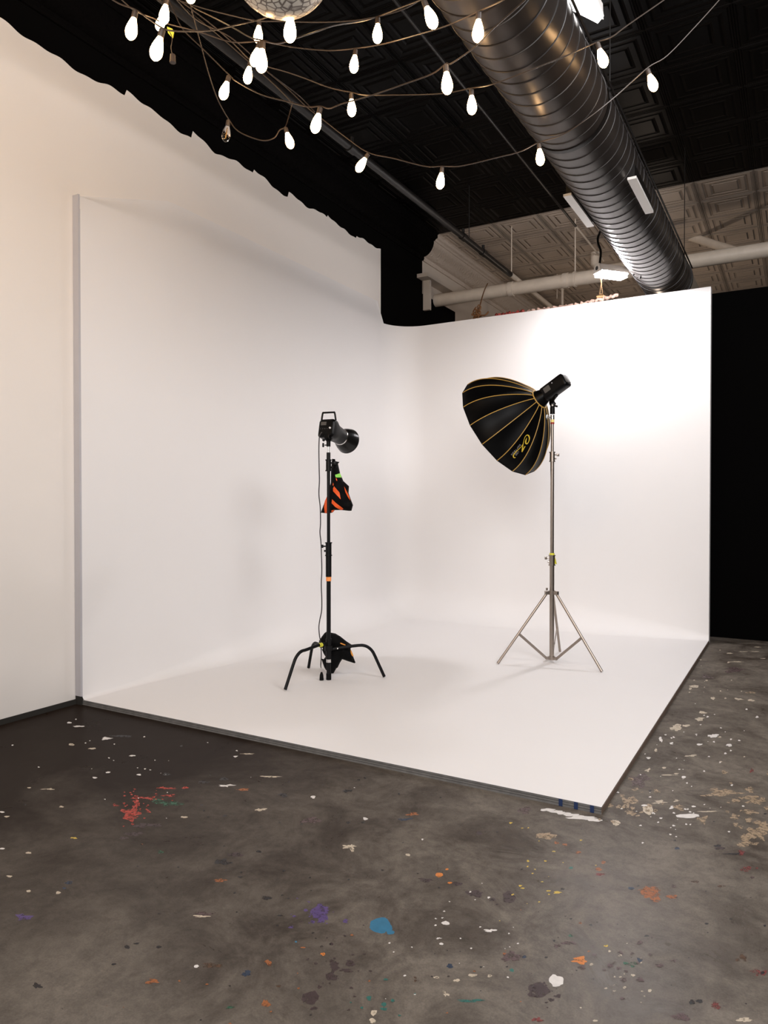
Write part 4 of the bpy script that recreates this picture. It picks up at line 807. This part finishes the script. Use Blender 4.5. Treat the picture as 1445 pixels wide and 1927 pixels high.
# printed mark on one panel: strokes laid on the fabric
def zl1(l): return [(945+u*.05536, 800+v*.05536, w*.05536) for u, v, w in l]
def stroke(pts, name, m_, n=5):
    P = []
    raw = pts
    for i in range(len(raw)-1):
        for k in range(n): t_ = k/n; P.append(tuple(raw[i][c]*(1-t_)+raw[i+1][c]*t_ for c in range(3)))
    P.append(raw[-1]); vs_ = []
    for i, (x, y, w) in enumerate(P):
        a = P[max(0, i-1)]; c = P[min(len(P)-1, i+1)]; dx, dy = c[0]-a[0], c[1]-a[1]; l_ = math.hypot(dx, dy) or 1
        for s in (-.5, .5):
            px, py = x - dy/l_*w*s, y + dx/l_*w*s; r = ray(px, py).normalized(); h = bvh.ray_cast(O_, r)
            if h[0] is None: return
            vs_.append(h[0]-r*.004)
    b = MB(); b.add(vs_, [(2*i, 2*i+1, 2*i+3, 2*i+2) for i in range(len(P)-1)]); b.build(name, m_, SB)
stroke(zl1([(835,430,10), (810,500,32), (795,570,48), (800,625,40), (835,640,32), (880,600,22), (915,520,26), (925,440,36), (905,370,44), (865,335,34), (820,345,26), (775,400,18), (745,480,16), (725,570,18), (705,660,24), (690,760,34), (680,840,36), (668,915,26)]), 'logo_stroke', M['goldlogo'])
stroke(zl1([(668,915,30), (700,850,34), (745,770,26), (780,715,24)]), 'logo_stroke', M['goldlogo'])
stroke(zl1([(700,650,12), (650,730,16), (570,810,20), (480,890,26), (410,970,32), (375,1040,38), (385,1095,34), (425,1110,26), (455,1095,14)]), 'logo_stroke', M['goldlogo'])
# small pale lettering beside the gold mark
def txt(s, x, y, x2, y2, hgt):
    """block letters drawn with short strokes from (x, y) towards (x2, y2)"""
    G_ = {'1': [[(.5, 0), (.5, 1)]], '0': [[(.1, 0), (.9, 0), (.9, 1), (.1, 1), (.1, 0)]], 'S': [[(.9, 1), (.1, 1), (.1, .5), (.9, .5), (.9, 0), (.1, 0)]], 'O': [[(.1, 0), (.9, 0), (.9, 1), (.1, 1), (.1, 0)]], 'F': [[(.1, 0), (.1, 1), (.9, 1)], [(.1, .5), (.7, .5)]],
          'T': [[(.5, 0), (.5, 1)], [(0, 1), (1, 1)]], 'B': [[(.1, 0), (.1, 1), (.8, .9), (.3, .5), (.9, .2), (.1, 0)]], 'X': [[(0, 0), (1, 1)], [(0, 1), (1, 0)]]}
    n = len(s); dx, dy = (x2-x)/n, (y2-y)/n; L_ = math.hypot(dx, dy); nx, ny = dy/L_*hgt, -dx/L_*hgt
    for i, ch in enumerate(s):
        for ln in G_.get(ch, []):
            stroke(zl1([(x+dx*(i+.12+.7*a)+nx*c, y+dy*(i+.12+.7*a)+ny*c, 8) for a, c in ln]), 'print_stroke', M['greyprint'], 2)
txt('100', 585, 895, 470, 1045, -62)
txt('SOFTBOX', 610, 640, 285, 1010, 42)
